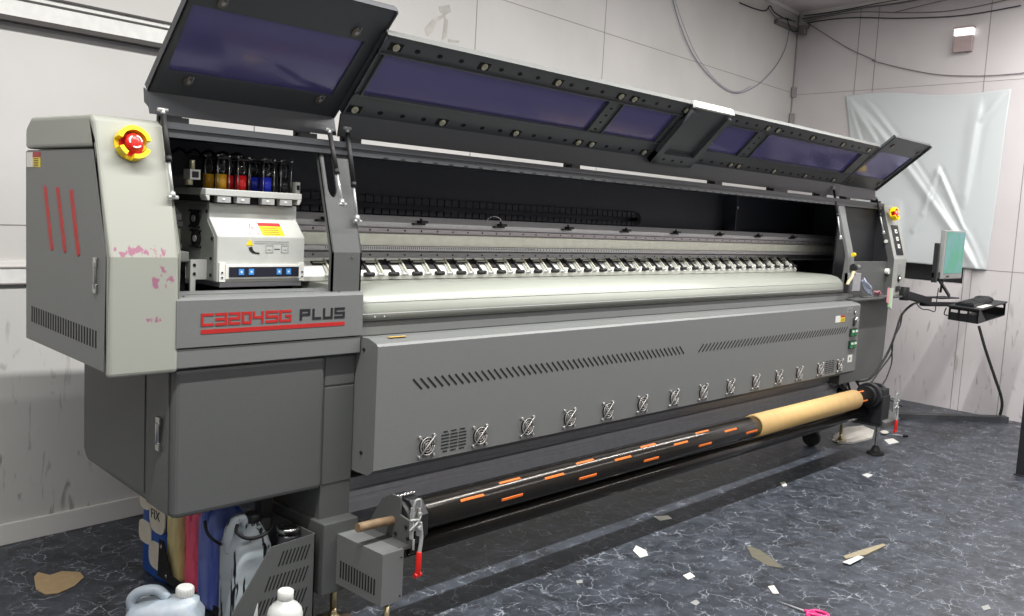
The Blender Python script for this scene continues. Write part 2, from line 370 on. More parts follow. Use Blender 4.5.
# ---- near console
bm = BM()
prismX(bm, [(2.352,.918),(2.352,1.235),(2.452,1.585),(2.475,1.602),(2.90,1.607),(2.945,1.575),(2.945,1.516),(2.447,1.516),(2.36,1.245),(2.375,.918)], .985, 1.178)
P('console_shell', bm, M['console'], .014, label='off-white console cover with magenta ink stains', seg=3)
bm = BM(); prismX(bm, [(2.376,.932),(2.368,1.245),(2.45,1.512),(2.94,1.512),(2.94,.948)], .99, 1.166); P('console_body', bm, M['darkgrey'])
bm = BM(); prismX(bm, [(2.375,.934),(2.366,1.245),(2.45,1.508),(2.935,1.508),(2.935,.95)], .984, .989, 0)
n = 26
for i in range(n):
    y = 2.885-(2.885-2.425)*i/(n-1); zt = 1.052-.016*i/(n-1)
    box(bm, .9832, .9845, y-.0035, y+.0035, zt-.047, zt, 1)
dp = P('side_door', bm, [M['grey'], M['hole']])
bm = BM(); cyl(bm, (.982,2.425,1.147), (.982,2.425,1.217), .006); box(bm, .978, .984, 2.414, 2.436, 1.135, 1.16); box(bm, .978, .984, 2.414, 2.436, 1.204, 1.23)
obj('handle', bm, M['steel'], dp, .002, label='chrome handle')
bm = BM(); box(bm, .982, .984, 2.875, 2.925, 1.462, 1.505, 0); box(bm, .982, .984, 2.82, 2.875, 1.462, 1.49, 1); box(bm, .982, .984, 2.82, 2.875, 1.49, 1.505, 2)
for i in range(5): box(bm, .9815, .982, 2.83, 2.865, 1.465+i*.005, 1.467+i*.005, 3)
obj('warning_label', bm, [M['white'], M['yellow'], M['red'], M['text_black']], dp)
for (y0, z0, y1, z1) in ((2.784,1.411,2.732,1.226),(2.69,1.409,2.636,1.226),(2.594,1.405,2.542,1.223)):
    bm = BM(); w = .0105
    pts = [(y0+w,z0-.006),(y0,z0),(y0-w,z0-.006),(y1-w,z1+.006),(y1,z1),(y1+w,z1+.006)]
    prismX(bm, pts, .982, .986); obj('red_accent_bar', bm, M['red'], dp, .001)

def estop(x, y, z, tilt, nm='emergency_stop'):
    """yellow guard ring open on two sides, red mushroom button with white arrows; built facing -Y then tilted"""
    T = Matrix.Translation((x, y, z)) @ Matrix.Rotation(tilt, 4, 'X')
    def xf(bm):
        for v in bm.verts: v.co = T @ v.co
        return bm
    bm = BM(); cyl(bm, (0,.004,0), (0,-.008,0), .043, n=32); cyl(bm, (0,-.008,0), (0,-.0095,0), .033, n=28, mi=1)
    n = 40; gaps = ((-25, 12), (160, 200), (238, 262))
    for i in range(n):
        a0, a1 = 360*i/n, 360*(i+1)/n; am = (a0+a1)/2; am = am-360 if am > 335 else am
        if any(g0 <= am <= g1 for g0, g1 in gaps): continue
        lo, hi = [], []
        for a, r in ((a0,.034),(a1,.034),(a1,.046),(a0,.046)):
            t = math.radians(a); lo.append((r*math.cos(t), -.008, r*math.sin(t))); hi.append(((r-.001)*math.cos(t), -.036, (r-.001)*math.sin(t)))
        prism(bm, lo, hi)
    e = P(nm, xf(bm), [M['yellow'], M['redplastic']], label='yellow guard ring')
    bm = BM(); lathe(bm, [(.012,-.008),(.012,-.02),(.023,-.022),(.024,-.032),(.018,-.038),(.001,-.039)][::1], (0,0,0), axis='Y', n=28)
    for k in range(3):
        for j in range(7):
            a0 = math.radians(120*k+j*11); a1 = math.radians(120*k+j*11+11)
            prism(bm, [(r*math.cos(a), -.0375, r*math.sin(a)) for a, r in ((a0,.014),(a1,.014),(a1,.018),(a0,.018))], [(r*math.cos(a), -.0398, r*math.sin(a)) for a, r in ((a0,.014),(a1,.014),(a1,.018),(a0,.018))], 1)
    obj('stop_button', xf(bm), [M['redplastic'], M['white']], e, label='red mushroom button')
estop(1.074, 2.437, 1.527, -.27)

# ---- lower cabinet
bm = BM()
prismX(bm, [(2.372,.492),(2.372,.925),(3.00,.925),(3.00,.565),(2.97,.53)], 1.176, 1.678)
cab = P('lower_cabinet', bm, M['darkgrey'], .016, seg=3)
bm = BM(); prismX(bm, [(2.395,.502),(2.395,.918),(2.525,.918),(2.525,.510)], 1.171, 1.176); dr = obj('door', bm, M['darkgrey'], cab, .002)
bm = BM(); cyl(bm, (1.163,2.44,.70), (1.163,2.44,.762), .007); box(bm, 1.161, 1.172, 2.428, 2.452, .680, .704); box(bm, 1.161, 1.172, 2.428, 2.452, .754, .778)
obj('handle', bm, M['steel'], dr, .002, label='chrome handle')
bm = BM(); prismX(bm, [(2.545,.53),(2.545,.918),(2.975,.918),(2.975,.575),(2.945,.54)], 1.173, 1.176); obj('side_panel', bm, M['darkgrey'], cab, .001)

# ---- name panel over the cabinet
bm = BM(); prismX(bm, [(2.35,.985),(2.35,1.117),(2.36,1.124),(2.40,1.126),(2.40,.985)], 1.169, 1.799)
box(bm, 1.169, 1.799, 2.40, 2.47, .985, 1.13)
for x in (1.2, 1.72): cyl(bm, (x,2.374,1.1255), (x,2.374,1.1275), .003, n=8, mi=1)
npn = P('name_panel', bm, [M['grey'], M['hole']], .003)
bm = BM(); box(bm, 1.169, 1.797, 2.354, 2.5, .927, .981); P('panel_rail', bm, M['grey'], .003)
def seg_letter(bm, ch, x0, x1, z0, z1, y, th, mi=0):
    zm = (z0+z1)/2; h = th/2
    S_ = {'a':(x0,x1,z1-th,z1),'d':(x0,x1,z0,z0+th),'g':(x0,x1,zm-h,zm+h),'f':(x0,x0+th,zm-h,z1),'b':(x1-th,x1,zm-h,z1),'e':(x0,x0+th,z0,zm+h),'c':(x1-th,x1,z0,zm+h),
          'G':((x0+x1)/2,x1,zm-h,zm+h)}
    for nk, k in enumerate({'C':'afed','3':'abgcd','2':'abged','0':'abcdef','4':'fgbc','S':'afgcd','G':'afedcG','P':'abgfe','L':'fed','U':'fedcb'}[ch]):
        a, b, c, d = S_[k]; box(bm, a, b, y-.0012-.00008*nk, y+.001, c, d, mi)
bm = BM()
for ch, a, b in zip('C3204SG', (1.240,1.283,1.324,1.366,1.401,1.444,1.490), (1.278,1.320,1.361,1.397,1.437,1.486,1.531)): seg_letter(bm, ch, a, b, 1.043, 1.079, 2.35, .0075)
obj('model_lettering', bm, M['red'], npn, label='red block lettering')
bm = BM()
for ch, a, b in zip('PLUS', (1.561,1.606,1.645,1.688), (1.598,1.638,1.681,1.727)): seg_letter(bm, ch, a, b, 1.045, 1.079, 2.35, .0075)
obj('model_lettering', bm, M['text_black'], npn, label='black block lettering')
bm = BM(); box(bm, 1.24, 1.727, 2.3488, 2.351, 1.0215, 1.0335); obj('underline_stripe', bm, M['red'], npn)

# ---- leg column, base and feet
bm = BM(); prismX(bm, [(2.385,.15),(2.385,.925),(2.66,.925),(2.66,.15)], 1.68, 1.798)
box(bm, 1.683, 1.798, 2.382, 2.386, .824, .92); box(bm, 1.683, 1.798, 2.382, 2.386, .50, .818)
P('leg_column', bm, M['darkgrey'], .003)
bm = BM(); box(bm, 1.665, 1.80, 2.335, 2.70, .147, .385); P('leg_base', bm, M['darkgrey'], .004)
def foot(x, y, top, plate):
    bm = BM(); cyl(bm, (x,y,.02), (x,y,top), .011, n=14); lathe(bm, [(.036,.012),(.035,.02),(.018,.032),(.013,.042),(.012,.055)], (x,y,0)); cyl(bm, (x,y,top-.012), (x,y,top), .02, n=6)
    f = P('levelling_foot', bm, M['brass'], label='brass levelling foot')
    bm = BM(); cyl(bm, (x,y,0), (x,y,.012), .07 if plate else .05, n=28); obj('foot_plate', bm, M['rust'] if plate else M['steel'], f)
foot(1.765, 2.41, .15, True); foot(5.906, 2.475, .25, False)
foot(1.75, 2.85, .5, False); foot(5.85, 2.85, .5, False)

# ---- front dryer cover with slots, fans, grilles
bm = BM()
prismX(bm, [(2.27,.552),(2.27,.957),(2.278,.965),(2.318,.978),(2.40,.978),(2.40,.56),(2.385,.53),(2.30,.53)], 1.802, 5.536)
def slit(bm, x, z, dx, dz, w, y=2.27):
    L = math.hypot(dx, dz); nx, nz = -dz/L*w/2, dx/L*w/2
    p = [(x+nx,z+nz),(x-nx,z-nz),(x+dx-nx,z+dz-nz),(x+dx+nx,z+dz+nz)]
    prismY(bm, p, y-.0012, y+.001, 1)
n = 51
for i in range(n): slit(bm, 1.954+i*(3.545-1.954)/(n-1), .839, .040, -.037, .0065)
n = 50
for i in range(n): slit(bm, 3.71+i*(5.33-3.71)/(n-1), .800-.004*i/n, .040, .036, .0065)
for gx0, gx1 in ((2.092,2.216),(5.105,5.235)):
    for r in range(7):
        for c in range(3):
            w = (gx1-gx0)/3
            if r in (0,6): box(bm, gx0+c*w+.004+(.006 if c==0 else 0), gx0+c*w+w-.012, 2.2688, 2.271, .640-r*.0115-.002, .640-r*.0115+.002, 1)
            else: box(bm, gx0+c*w+.001, gx0+c*w+w-.005, 2.2688, 2.271, .640-r*.0115-.002, .640-r*.0115+.002, 1)
cov = P('front_cover', bm, [M['grey'], M['hole']], 0)
def fan_mesh(nm, x, z, parent, y=2.27, r=.031):
    bm = BM()
    cyl(bm, (x,y,z), (x,y-.003,z), r, n=28, mi=0)
    for k in range(7):     # blades
        a = 2*PI*k/7; b = a+.62
        prism(bm, [(x+.010*math.cos(a),y-.003,z+.010*math.sin(a)),(x+.010*math.cos(b),y-.003,z+.010*math.sin(b)),(x+.028*math.cos(b),y-.003,z+.028*math.sin(b)),(x+.028*math.cos(a+.25),y-.003,z+.028*math.sin(a+.25))],
                  [(x+.010*math.cos(a),y-.006,z+.010*math.sin(a)),(x+.010*math.cos(b),y-.004,z+.010*math.sin(b)),(x+.028*math.cos(b),y-.004,z+.028*math.sin(b)),(x+.028*math.cos(a+.25),y-.007,z+.028*math.sin(a+.25))], 1)
    cyl(bm, (x,y-.002,z), (x,y-.007,z), .010, n=16, mi=1)
    for rr in (.012, .021, .0305):
        pts = [(x+rr*math.cos(2*PI*i/24), y-.009, z+rr*math.sin(2*PI*i/24)) for i in range(25)]; tube(bm, pts, (.0022 if rr > .03 else .0013), n=5, mi=2, k=1)
    for sx in (-1,1):
        tube(bm, [(x-sx*.032,y-.009,z-.033),(x+sx*.032,y-.009,z+.033)], .0026 if sx > 0 else .0012, n=6, mi=2)
        for sz in (-1,1): cyl(bm, (x+sx*.032,y,z+sz*.034), (x+sx*.032,y-.010,z+sz*.034), .0055, n=10, mi=2)
    return obj(nm, bm, [M['hole'], M['boltbrown'], M['guard']], parent)
fx = (2.024,2.277,2.529,2.778,3.027,3.275,3.524,3.774,4.026,4.281,4.532,4.772,5.035,5.300)
f0 = fan_mesh('cooling_fan', fx[0], .603, cov)
for x in fx[1:]: copy_at(f0, (x-fx[0], 0, 0))
bm = BM(); box(bm, 5.19, 5.255, 2.2685, 2.27, .866, .905, 0); box(bm, 5.255, 5.32, 2.2685, 2.27, .866, .893, 1); box(bm, 5.255, 5.32, 2.2685, 2.27, .893, .905, 2)
for i in range(3): box(bm, 5.265, 5.31, 2.268, 2.2685, .871+i*.006, .873+i*.006, 3)
obj('warning_label', bm, [M['white'], M['yellow'], M['red'], M['text_black']], cov)
bm = BM(); box(bm, 5.345, 5.415, 2.2685, 2.27, .914, .948, 0)
for i in range(3): box(bm, 5.352, 5.408, 2.268, 2.2685, .92+i*.009, .923+i*.009, 1)
obj('rating_plate', bm, [M['dist'], M['text_black']], cov, label='small grey printed plate')
for z in (.794, .719):
    bm = BM(); box(bm, 5.405, 5.50, 2.262, 2.27, z-.024, z+.024, 0)
    for dx in (0,.046): box(bm, 5.411+dx, 5.447+dx, 2.256, 2.262, z-.018, z+.018, 1); box(bm, 5.415+dx, 5.443+dx, 2.253, 2.256, z+.002, z+.014, 2)
    obj('rocker_switch', bm, [M['black'], M['green'], M['white']], cov, label='pair of green rocker switches')
bm = BM(); cyl(bm, (5.455,2.27,.915), (5.455,2.255,.915), .012); cyl(bm, (5.455,2.27,.873), (5.455,2.245,.873), .016); cyl(bm, (5.455,2.27,.845), (5.455,2.262,.845), .013, mi=1)
obj('selector_knob', bm, [M['steel'], M['black']], cov)
bm = BM(); box(bm, 5.415, 5.475, 2.2685, 2.27, .61, .655, 0); box(bm, 5.435, 5.448, 2.268, 2.2685, .625, .64, 1); obj('white_label', bm, [M['white'], M['text_black']], cov)
bm = BM(); box(bm, 1.875, 1.95, 2.303, 2.320, .9785, .9788); obj('orange_label', bm, M['labelorange'], cov)
bm = BM()
for (y, z) in ((2.34,.94),(2.335,.60)): cyl(bm, (1.802,y,z), (1.798,y,z), .006, n=12)
obj('screw', bm, M['black'], cov)

# ---- behind / under the cover
bm = BM(); box(bm, 1.80, 5.55, 2.362, 2.40, .979, 1.028); P('apron', bm, M['grey'], .003)
bm = BM(); pr = [(2.44,.36),(2.44,.395),(2.447,.40),(2.447,.41),(2.44,.415),(2.44,.435),(2.447,.44),(2.447,.452),(2.44,.457),(2.44,.482),(2.56,.482),(2.56,.36)]
prismX(bm, pr, 1.80, 5.80); P('cross_beam', bm, M['darkalu'], label='grooved aluminium cross beam')
bm = BM(); box(bm, 1.80, 5.80, 2.46, 2.95, .49, 1.0); P('lower_body', bm, M['black'])

# ---- platen
bm = BM(); prismX(bm, [(2.366,1.03),(2.366,1.062),(2.372,1.085),(2.385,1.105),(2.41,1.121),(2.45,1.130),(2.50,1.132),(2.76,1.132),(2.76,1.03)], 1.80, 5.478)
for f in bm.faces: f.smooth = len(f.verts) == 4
pl = P('media_platen', bm, M['platform'])
bm = BM(); prismX(bm, [(2.3655,1.049),(2.3655,1.051),(2.37,1.051),(2.37,1.049)], 1.80, 5.478)
for x in (1.86, 1.90): cyl(bm, (x,2.366,1.04), (x,2.3645,1.04), .003, n=8)
prismX(bm, [(2.372,1.0865),(2.371,1.0885),(2.376,1.0885),(2.377,1.0865)], 1.80, 5.478)
obj('platen_seam', bm, M['alurail'], pl)
bm = BM(); prismX(bm, [(2.355,1.026),(2.355,1.03),(2.40,1.03),(2.40,1.026)], 1.80, 5.5); P('gap_strip', bm, M['hole'])

# ---- carriage beam
bm = BM(); box(bm, 1.20, 6.2, 2.74, 2.90, 1.20, 1.352); prismX(bm, [(2.72,1.326),(2.72,1.345),(2.76,1.368),(2.90,1.368),(2.90,1.326)], 1.2, 6.2)
bmb = P('carriage_beam', bm, M['alurail'])
def rail(nm, y0, y1, z0, z1, m, x0=1.2, x1=6.16, screws=0, label=None):
    bm = BM(); box(bm, x0, x1, y0, y1, z0, z1, 0)
    if screws:
        x = x0+.06
        while x < x1: cyl(bm, (x,y0,(z0+z1)/2), (x,y0-.002,(z0+z1)/2), .0035, n=8, mi=1); x += screws
    return obj(nm, bm, [m, M['hole']], bmb, label=label)
rail('guide_rail', 2.71, 2.74, 1.307, 1.322, M['railmetal'], screws=.0833, label='upper linear rail with screw holes')
rail('cover_strip', 2.725, 2.74, 1.256, 1.300, M['cream'], label='cream cover strip')
rail('ruler_strip', 2.715, 2.74, 1.238, 1.254, M['alurail'], label='printed ruler strip')
bm = BM(); x = 1.9
while x < 6.1: box(bm, x, x+.0025, 2.7142, 2.715, 1.243, 1.252); x += .01 if x < 3 else .02
obj('ruler_marks', bm, M['navy'], bmb)
rail('guide_rail', 2.705, 2.74, 1.212, 1.232, M['alu'], screws=.0833, label='lower linear rail with screw holes')
bm = BM(); prismX(bm, [(2.705,1.200),(2.705,1.211),(2.80,1.211),(2.80,1.134),(2.655,1.134),(2.65,1.150)], 1.2, 5.42); P('pinch_cover', bm, M['white'], label='pale slanted cover behind the pinch rollers')
# small clamps on top of the beam
bm = BM(); box(bm, -.028, .028, -.02, .015, 0, .007, 0); box(bm, .0, .032, -.03, .0, .007, .018, 1); cyl(bm, (.01,-.012,.01), (.01,-.012,.026), .005, n=10, mi=1)
for v in bm.verts: v.co += Vector((1.884,2.722,1.338))
c0 = P('beam_clamp', bm, [M['rubber'], M['black']])
for k in range(1, 9): copy_at(c0, (.4445*k, 0, 0))
bm = BM(); tube(bm, [(.045*math.cos(t*PI/8)+2.774, 2.74, 1.362+.024*math.sin(t*PI/8)) for t in range(9)], .0022, n=6, k=2); P('wire_loop', bm, M['steel'])
# pinch rollers
bm = BM()
def pt(bm, x):
    sl_ = lambda t, h: (2.705-.055*t-h*.6, 1.200-.050*t+h*.6)          # along the slanted cover
    def q(x0, x1, x2, x3, t0, t1, h0, h1, mi):
        prism(bm, [(x0,)+sl_(t0,h0), (x1,)+sl_(t0,h0), (x3,)+sl_(t1,h0), (x2,)+sl_(t1,h0)], [(x0,)+sl_(t0,h1), (x1,)+sl_(t0,h1), (x3,)+sl_(t1,h1), (x2,)+sl_(t1,h1)], mi)
    q(x, x+.042, x+.008, x+.040, -.05, .62, -.001, .003, 2)            # dark opening
    q(x-.062, x-.004, x-.062, x-.004, .05, .30, -.001, .004, 2)        # dark spring slot
    q(x-.056, x-.01, x-.056, x-.01, .12, .20, .004, .006, 1)
    q(x-.006, x+.000, x-.011, x-.002, -.05, 1.0, -.001, .010, 1)       # cream arm
    q(x-.020, x-.016, x-.026, x-.018, .3, 1.0, -.001, .007, 0)
    q(x+.038, x+.044, x+.044, x+.052, -.02, .9, -.001, .010, 2)        # black arm
    cyl(bm, (x+.018,)+sl_(1.02,.008), (x+.060,)+sl_(1.02,.008), .0085, n=12, mi=2)
    cyl(bm, (x-.034,)+sl_(1.0,.004), (x-.006,)+sl_(1.0,.004), .006, n=10, mi=0)
pt(bm, 1.892)
p0 = P('pinch_roller', bm, [M['zinc'], M['armcream'], M['rubber']])
for k in range(1, 31): copy_at(p0, (.1148*k, 0, .0005*k))

# ---- interior, back and roof
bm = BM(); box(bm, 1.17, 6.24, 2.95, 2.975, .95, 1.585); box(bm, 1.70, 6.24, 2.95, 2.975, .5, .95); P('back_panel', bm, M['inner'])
bm = BM(); box(bm, 1.17, 6.24, 2.46, 2.975, 1.585, 1.603); P('roof_plate', bm, M['hood'])
bm = BM(); box(bm, 1.17, 6.235, 2.466, 2.486, 1.562, 1.604)
x = 1.95
while x < 5.5: box(bm, x, x+.02, 2.4655, 2.467, 1.563, 1.567, 1); x += .075
P('front_top_bar', bm, [M['hood'], M['hole']])
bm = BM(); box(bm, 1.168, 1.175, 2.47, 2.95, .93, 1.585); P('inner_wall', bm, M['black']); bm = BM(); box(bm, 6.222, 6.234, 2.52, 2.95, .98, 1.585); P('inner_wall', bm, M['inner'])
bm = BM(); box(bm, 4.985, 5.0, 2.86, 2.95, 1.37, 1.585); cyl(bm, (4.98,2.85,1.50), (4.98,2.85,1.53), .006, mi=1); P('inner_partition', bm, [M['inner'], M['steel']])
bm = BM(); box(bm, 1.18, 1.9, 2.5, 2.95, .93, 1.0); box(bm, 1.18, 1.80, 2.47, 2.73, .98, 1.09); P('maintenance_bay', bm, M['black'])
# cable chain behind the beam
bm = BM(); x = 1.75
while x < 4.0:
    box(bm, x, x+.036, 2.90, 2.948, 1.415, 1.445); box(bm, x+.036, x+.042, 2.903, 2.945, 1.418, 1.442); box(bm, x, x+.036, 2.90, 2.948, 1.372, 1.395); x += .042
box(bm, 1.75, 4.0, 2.915, 2.935, 1.418, 1.442); box(bm, 1.75, 4.0, 2.915, 2.935, 1.374, 1.393)
for k in range(9):
    a = PI/2-PI*k/8; c = Vector((4.01,2.925,1.409)); q = c+Vector((.03*math.cos(a)*1.3,0,.028*math.sin(a)))
    box(bm, q.x-.013, q.x+.013, 2.90, 2.948, q.z-.012, q.z+.012)
P('cable_chain', bm, M['chain'], .002)

# ---- posts: folded sheet with a slot near the top
def post(x0, x1, name='front_post'):
    bm = BM(); prof = [(2.385,1.126),(2.385,1.25),(2.478,1.565)]
    def seg(a, b, xa0, xb0, xa1, xb1, th=.006):
        (ya, za), (yb, zb) = a, b
        prism(bm, [(xa0,ya,za),(xb0,ya,za),(xb1,yb,zb),(xa1,yb,zb)], [(xa0,ya+th,za),(xb0,ya+th,za),(xb1,yb+th,zb),(xa1,yb+th,zb)])
    lerp = lambda t: (prof[1][0]+(prof[2][0]-prof[1][0])*t, prof[1][1]+(prof[2][1]-prof[1][1])*t)
    seg(prof[0], prof[1], x0, x1, x0, x1)
    seg(lerp(0), lerp(.55), x0, x1, x0, x1)
    for u0, u1 in ((0,.14),(.44,1)): seg(lerp(.55), lerp(1), x0+(x1-x0)*u0, x0+(x1-x0)*u1, x0+(x1-x0)*u0, x0+(x1-x0)*u1)
    ns = 8                                                                   # round lower end of the slot
    for i in range(ns):
        t0, t1 = .55+.10*i/ns, .55+.10*(i+1)/ns; w = .15*math.sqrt(max(0, 1-((ns-i-.5)/ns)**2))
        for u0, u1 in ((.13,.29-w),(.29+w,.45)): seg(lerp(t0), lerp(t1), x0+(x1-x0)*u0, x0+(x1-x0)*u1, x0+(x1-x0)*u0, x0+(x1-x0)*u1, .0055)
    for x in (x0, x1-.006): prismX(bm, [(2.385,1.126),(2.385,1.25),(2.478,1.565),(2.495,1.565),(2.403,1.25),(2.403,1.126)], x, x+.006)
    cyl(bm, ((x0+x1)/2+.02,2.386,1.235), ((x0+x1)/2+.02,2.381,1.235), .003, n=8)
    return P(name, bm, M['darkgrey'])
post(1.698, 1.812)
# far post with its curved lower bracket
bm = BM()
prismX(bm, [(2.36,.99),(2.375,1.25),(2.470,1.565),(2.49,1.565),(2.40,1.25),(2.42,.99)], 5.545, 5.625)
P('front_post', bm, M['grey'], .004, label='far grey front post')

# ---- raised lids -------------------------------------------------
class Lid:
    def __init__(s, Bp, Tp):
        s.B, s.T = Vector((0,)+Bp), Vector((0,)+Tp); s.L = (s.T-s.B).length; s.d = (s.T-s.B)/s.L
        s.n = Vector((0, s.d.z, -s.d.y)) if True else None      # outward (up and back)
        if s.n.z < 0: s.n = -s.n
    def p(s, x, a, h=0): q = s.B+s.d*a+s.n*h; return Vector((x, q.y, q.z))
    def slab(s, bm, x0, x1, a0, a1, h0, h1, mi=0, xb0=None, xb1=None):
        xb0 = x0 if xb0 is None else xb0; xb1 = x1 if xb1 is None else xb1
        prism(bm, [s.p(x0,a0,h0), s.p(x1,a0,h0), s.p(xb1,a1,h0), s.p(xb0,a1,h0)], [s.p(x0,a0,h1), s.p(x1,a0,h1), s.p(xb1,a1,h1), s.p(xb0,a1,h1)], mi)
def bolt(lid, parent, x, a, plate=True, m='bolt', r=.0125, link=False):
    bm = BM()
    if plate: lid.slab(bm, x-.026, x+.026, a-.014, a+.014, -.0015, .002, 1)
    c = lid.p(x, a); nn = -lid.n
    cyl(bm, c+nn*.001, c+nn*.006, r, n=18, mi=0); cyl(bm, c+nn*.006, c+nn*.008, r*.45, n=8, mi=2)
    if link:
        w = lid.d
        tube(bm, [c+nn*.007+Vector((-.006,0,0)), c+nn*.007+w*.02+Vector((-.006,0,0)), c+nn*.007+w*.02+Vector((.008,0,0)), c+nn*.007+Vector((.008,0,0))], .0012, n=5, k=1, mi=2)
    return obj('bolt', bm, [M[m], M['hole'], M['darkalu']], parent)

# near lid
L1 = Lid((2.548,1.688), (2.236,1.992)); bm = BM(); TH = .028
X0, X1, W0, W1, A0, A1 = 1.172, 1.802, 1.20, 1.75, .083, .308
L1.slab(bm, X0, X1, 0, A0, 0, .006); L1.slab(bm, X0, X1, A1, L1.L, 0, .006); L1.slab(bm, X0, W0, A0, A1, 0, .006, xb1=W0-.01); L1.slab(bm, W1, X1, A0, A1, 0, .006)
L1.slab(bm, X0, X0+.005, 0, L1.L, 0, TH); L1.slab(bm, X1-.005, X1, 0, L1.L, -.006, TH); L1.slab(bm, X0, X1, L1.L-.004, L1.L, 0, TH)
prismX(bm, [(2.548,1.688),(2.556,1.690),(2.536,1.626),(2.530,1.627)], X0, X1)                       # folded back flange
prismX(bm, [(2.556,1.69),(2.538,1.642),(2.57,1.66),(2.575,1.70)], X0, X0+.004); prismX(bm, [(2.556,1.69),(2.538,1.642),(2.57,1.66),(2.575,1.70)], X1-.004, X1)
t = L1.p(0, L1.L); prismX(bm, [(t.y,t.z),(t.y-.003,t.z),(t.y+.008,t.z+.014),(t.y+.014,t.z+.012)], X0, X1)
ll = P('near_lid', bm, M['hood'], label='raised near lid')
ll.name = 'service_lid'
bm = BM(); L1.slab(bm, W0-.006, W1+.006, A0-.008, A1+.008, .006, .010); obj('tinted_window', bm, M['acrylic'], ll, label='violet acrylic window')
for x, a in ((1.264,.334),(1.702,.335),(1.271,.057),(1.712,.063)): bolt(L1, ll, x, a, False, 'boltbrown', .015, True)
# long main lid
L2 = Lid((2.49,1.695), (2.267,1.926)); bm = BM(); X0, X1 = 1.79, 5.60
wins = [(1.82,2.968),(3.068,3.455),(3.84,4.185),(4.305,5.455)]
LA0, LA1, LL = .089, .252, L2.L
L2.slab(bm, X0, X1, 0, LA0, 0, .005); L2.slab(bm, X0, X1, LA1, LL, 0, .005)
xs = [X0]+[v for w in wins for v in w]+[X1]
for i in range(0, len(xs), 2):
    L2.slab(bm, xs[i], xs[i+1], LA0, LA1, 0, .005)
L2.slab(bm, X0, X1, LL-.004, LL, -.004, .022); L2.slab(bm, X0, X0+.005, 0, LL, -.004, .022); L2.slab(bm, X1-.005, X1, 0, LL, -.004, .022)
L2.slab(bm, X0, X1, LA1, LA1+.005, -.008, 0); L2.slab(bm, X0, X1, LA0-.006, LA0, -.008, 0)          # lips beside the glass
for i in range(1, len(xs)-1): L2.slab(bm, xs[i]-(.006 if i%2 else 0), xs[i]+(0 if i%2 else .006), LA0, LA1, -.008, .001)
prismX(bm, [(2.49,1.695),(2.498,1.697),(2.512,1.622),(2.504,1.622)], X0, X1)                         # hinge flange
def hx(x0, x1, a):                                                                                  # punched holes
    c = lambda x: [L2.p(x+.011*math.cos(2*PI*i/14), a+.0075*math.sin(2*PI*i/14), -.0012) for i in range(14)]
    d = lambda x: [L2.p(x+.011*math.cos(2*PI*i/14), a+.0075*math.sin(2*PI*i/14), .0008) for i in range(14)]
    for k in range(1, 4): x = x0+(x1-x0)*k/4+.0; prism(bm, c(x), d(x), 1)
bl = [1.828,2.212,2.596,2.977,3.066,3.448,3.83,4.215,4.297,4.68,5.06,5.44]
for a, b in zip(bl, bl[1:]):
    if b-a > .2:
        hx(a+.01, b+.01, .025)
        if not 3.4 < a < 3.6: hx(a+.01, b+.01, .284)
for xx in (3.017, 4.245): 
    for k in range(4):
        a = .105+k*.037; c = [L2.p(xx+.01*math.cos(2*PI*i/12), a+.0045*math.sin(2*PI*i/12), -.0012) for i in range(12)]
        prism(bm, c, [q+L2.n*.002 for q in c], 1)
ml = P('main_lid', bm, [M['hood'], M['hole']], label='long raised main lid')
M['rim'] = mat('lid_rim_paint', srgb(92,94,92), .4, noise=.03)
t = L2.p(0, LL); bm = BM(); prismX(bm, [(t.y-.006,t.z-.002),(t.y+.006,t.z+.015),(t.y+.014,t.z+.012),(t.y+.002,t.z-.004)], X0, 3.50); prismX(bm, [(t.y-.006,t.z-.002),(t.y+.006,t.z+.015),(t.y+.014,t.z+.012),(t.y+.002,t.z-.004)], 3.84, X1)
obj('lid_rim', bm, M['rim'], ml, label='pale grey front rim')
for w0, w1 in wins:
    bm = BM(); L2.slab(bm, w0-.008, w1+.008, LA0-.006, LA1+.008, .005, .009); obj('tinted_window', bm, M['acrylic'], ml, label='violet acrylic window')
b0 = bolt(L2, ml, bl[0], .025)
for x in bl[1:]: copy_at(b0, (x-bl[0], 0, 0))
for x in (1.845,2.234,2.623,3.016,3.106,3.496,4.245,4.35,4.744,5.131,5.50): copy_at(b0, Vector((x-bl[0],0,0))+L2.d*(.283-.025))
# access plate in the middle of the long lid
bm = BM(); L2.slab(bm, 3.50, 3.545, -.006, .30, -.030, -.004); L2.slab(bm, 3.80, 3.84, -.006, .30, -.030, -.004); L2.slab(bm, 3.50, 3.84, -.006, .052, -.030, -.006)
L2.slab(bm, 3.545, 3.80, .05, .25, -.008, -.004); L2.slab(bm, 3.50, 3.84, .24, .315, -.012, -.004)
for k in range(3): c = [L2.p(3.58+.075*k+.01*math.cos(2*PI*i/12), .022+.0065*math.sin(2*PI*i/12), -.0312) for i in range(12)]; prism(bm, c, [q+L2.n*.002 for q in c], 1)
ap = obj('access_plate', bm, [M['hood'], M['hole']], ml)
bm = BM(); t = L2.p(0, .315); prismX(bm, [(t.y-.025,t.z-.008),(t.y-.010,t.z+.020),(t.y+.002,t.z+.018),(t.y-.01,t.z-.012)], 3.505, 3.835)
obj('lit_rim', bm, M['white'], ml, label='access plate rim, coloured white as its lit edge')  # light on the plate's top edge, put in as white colour
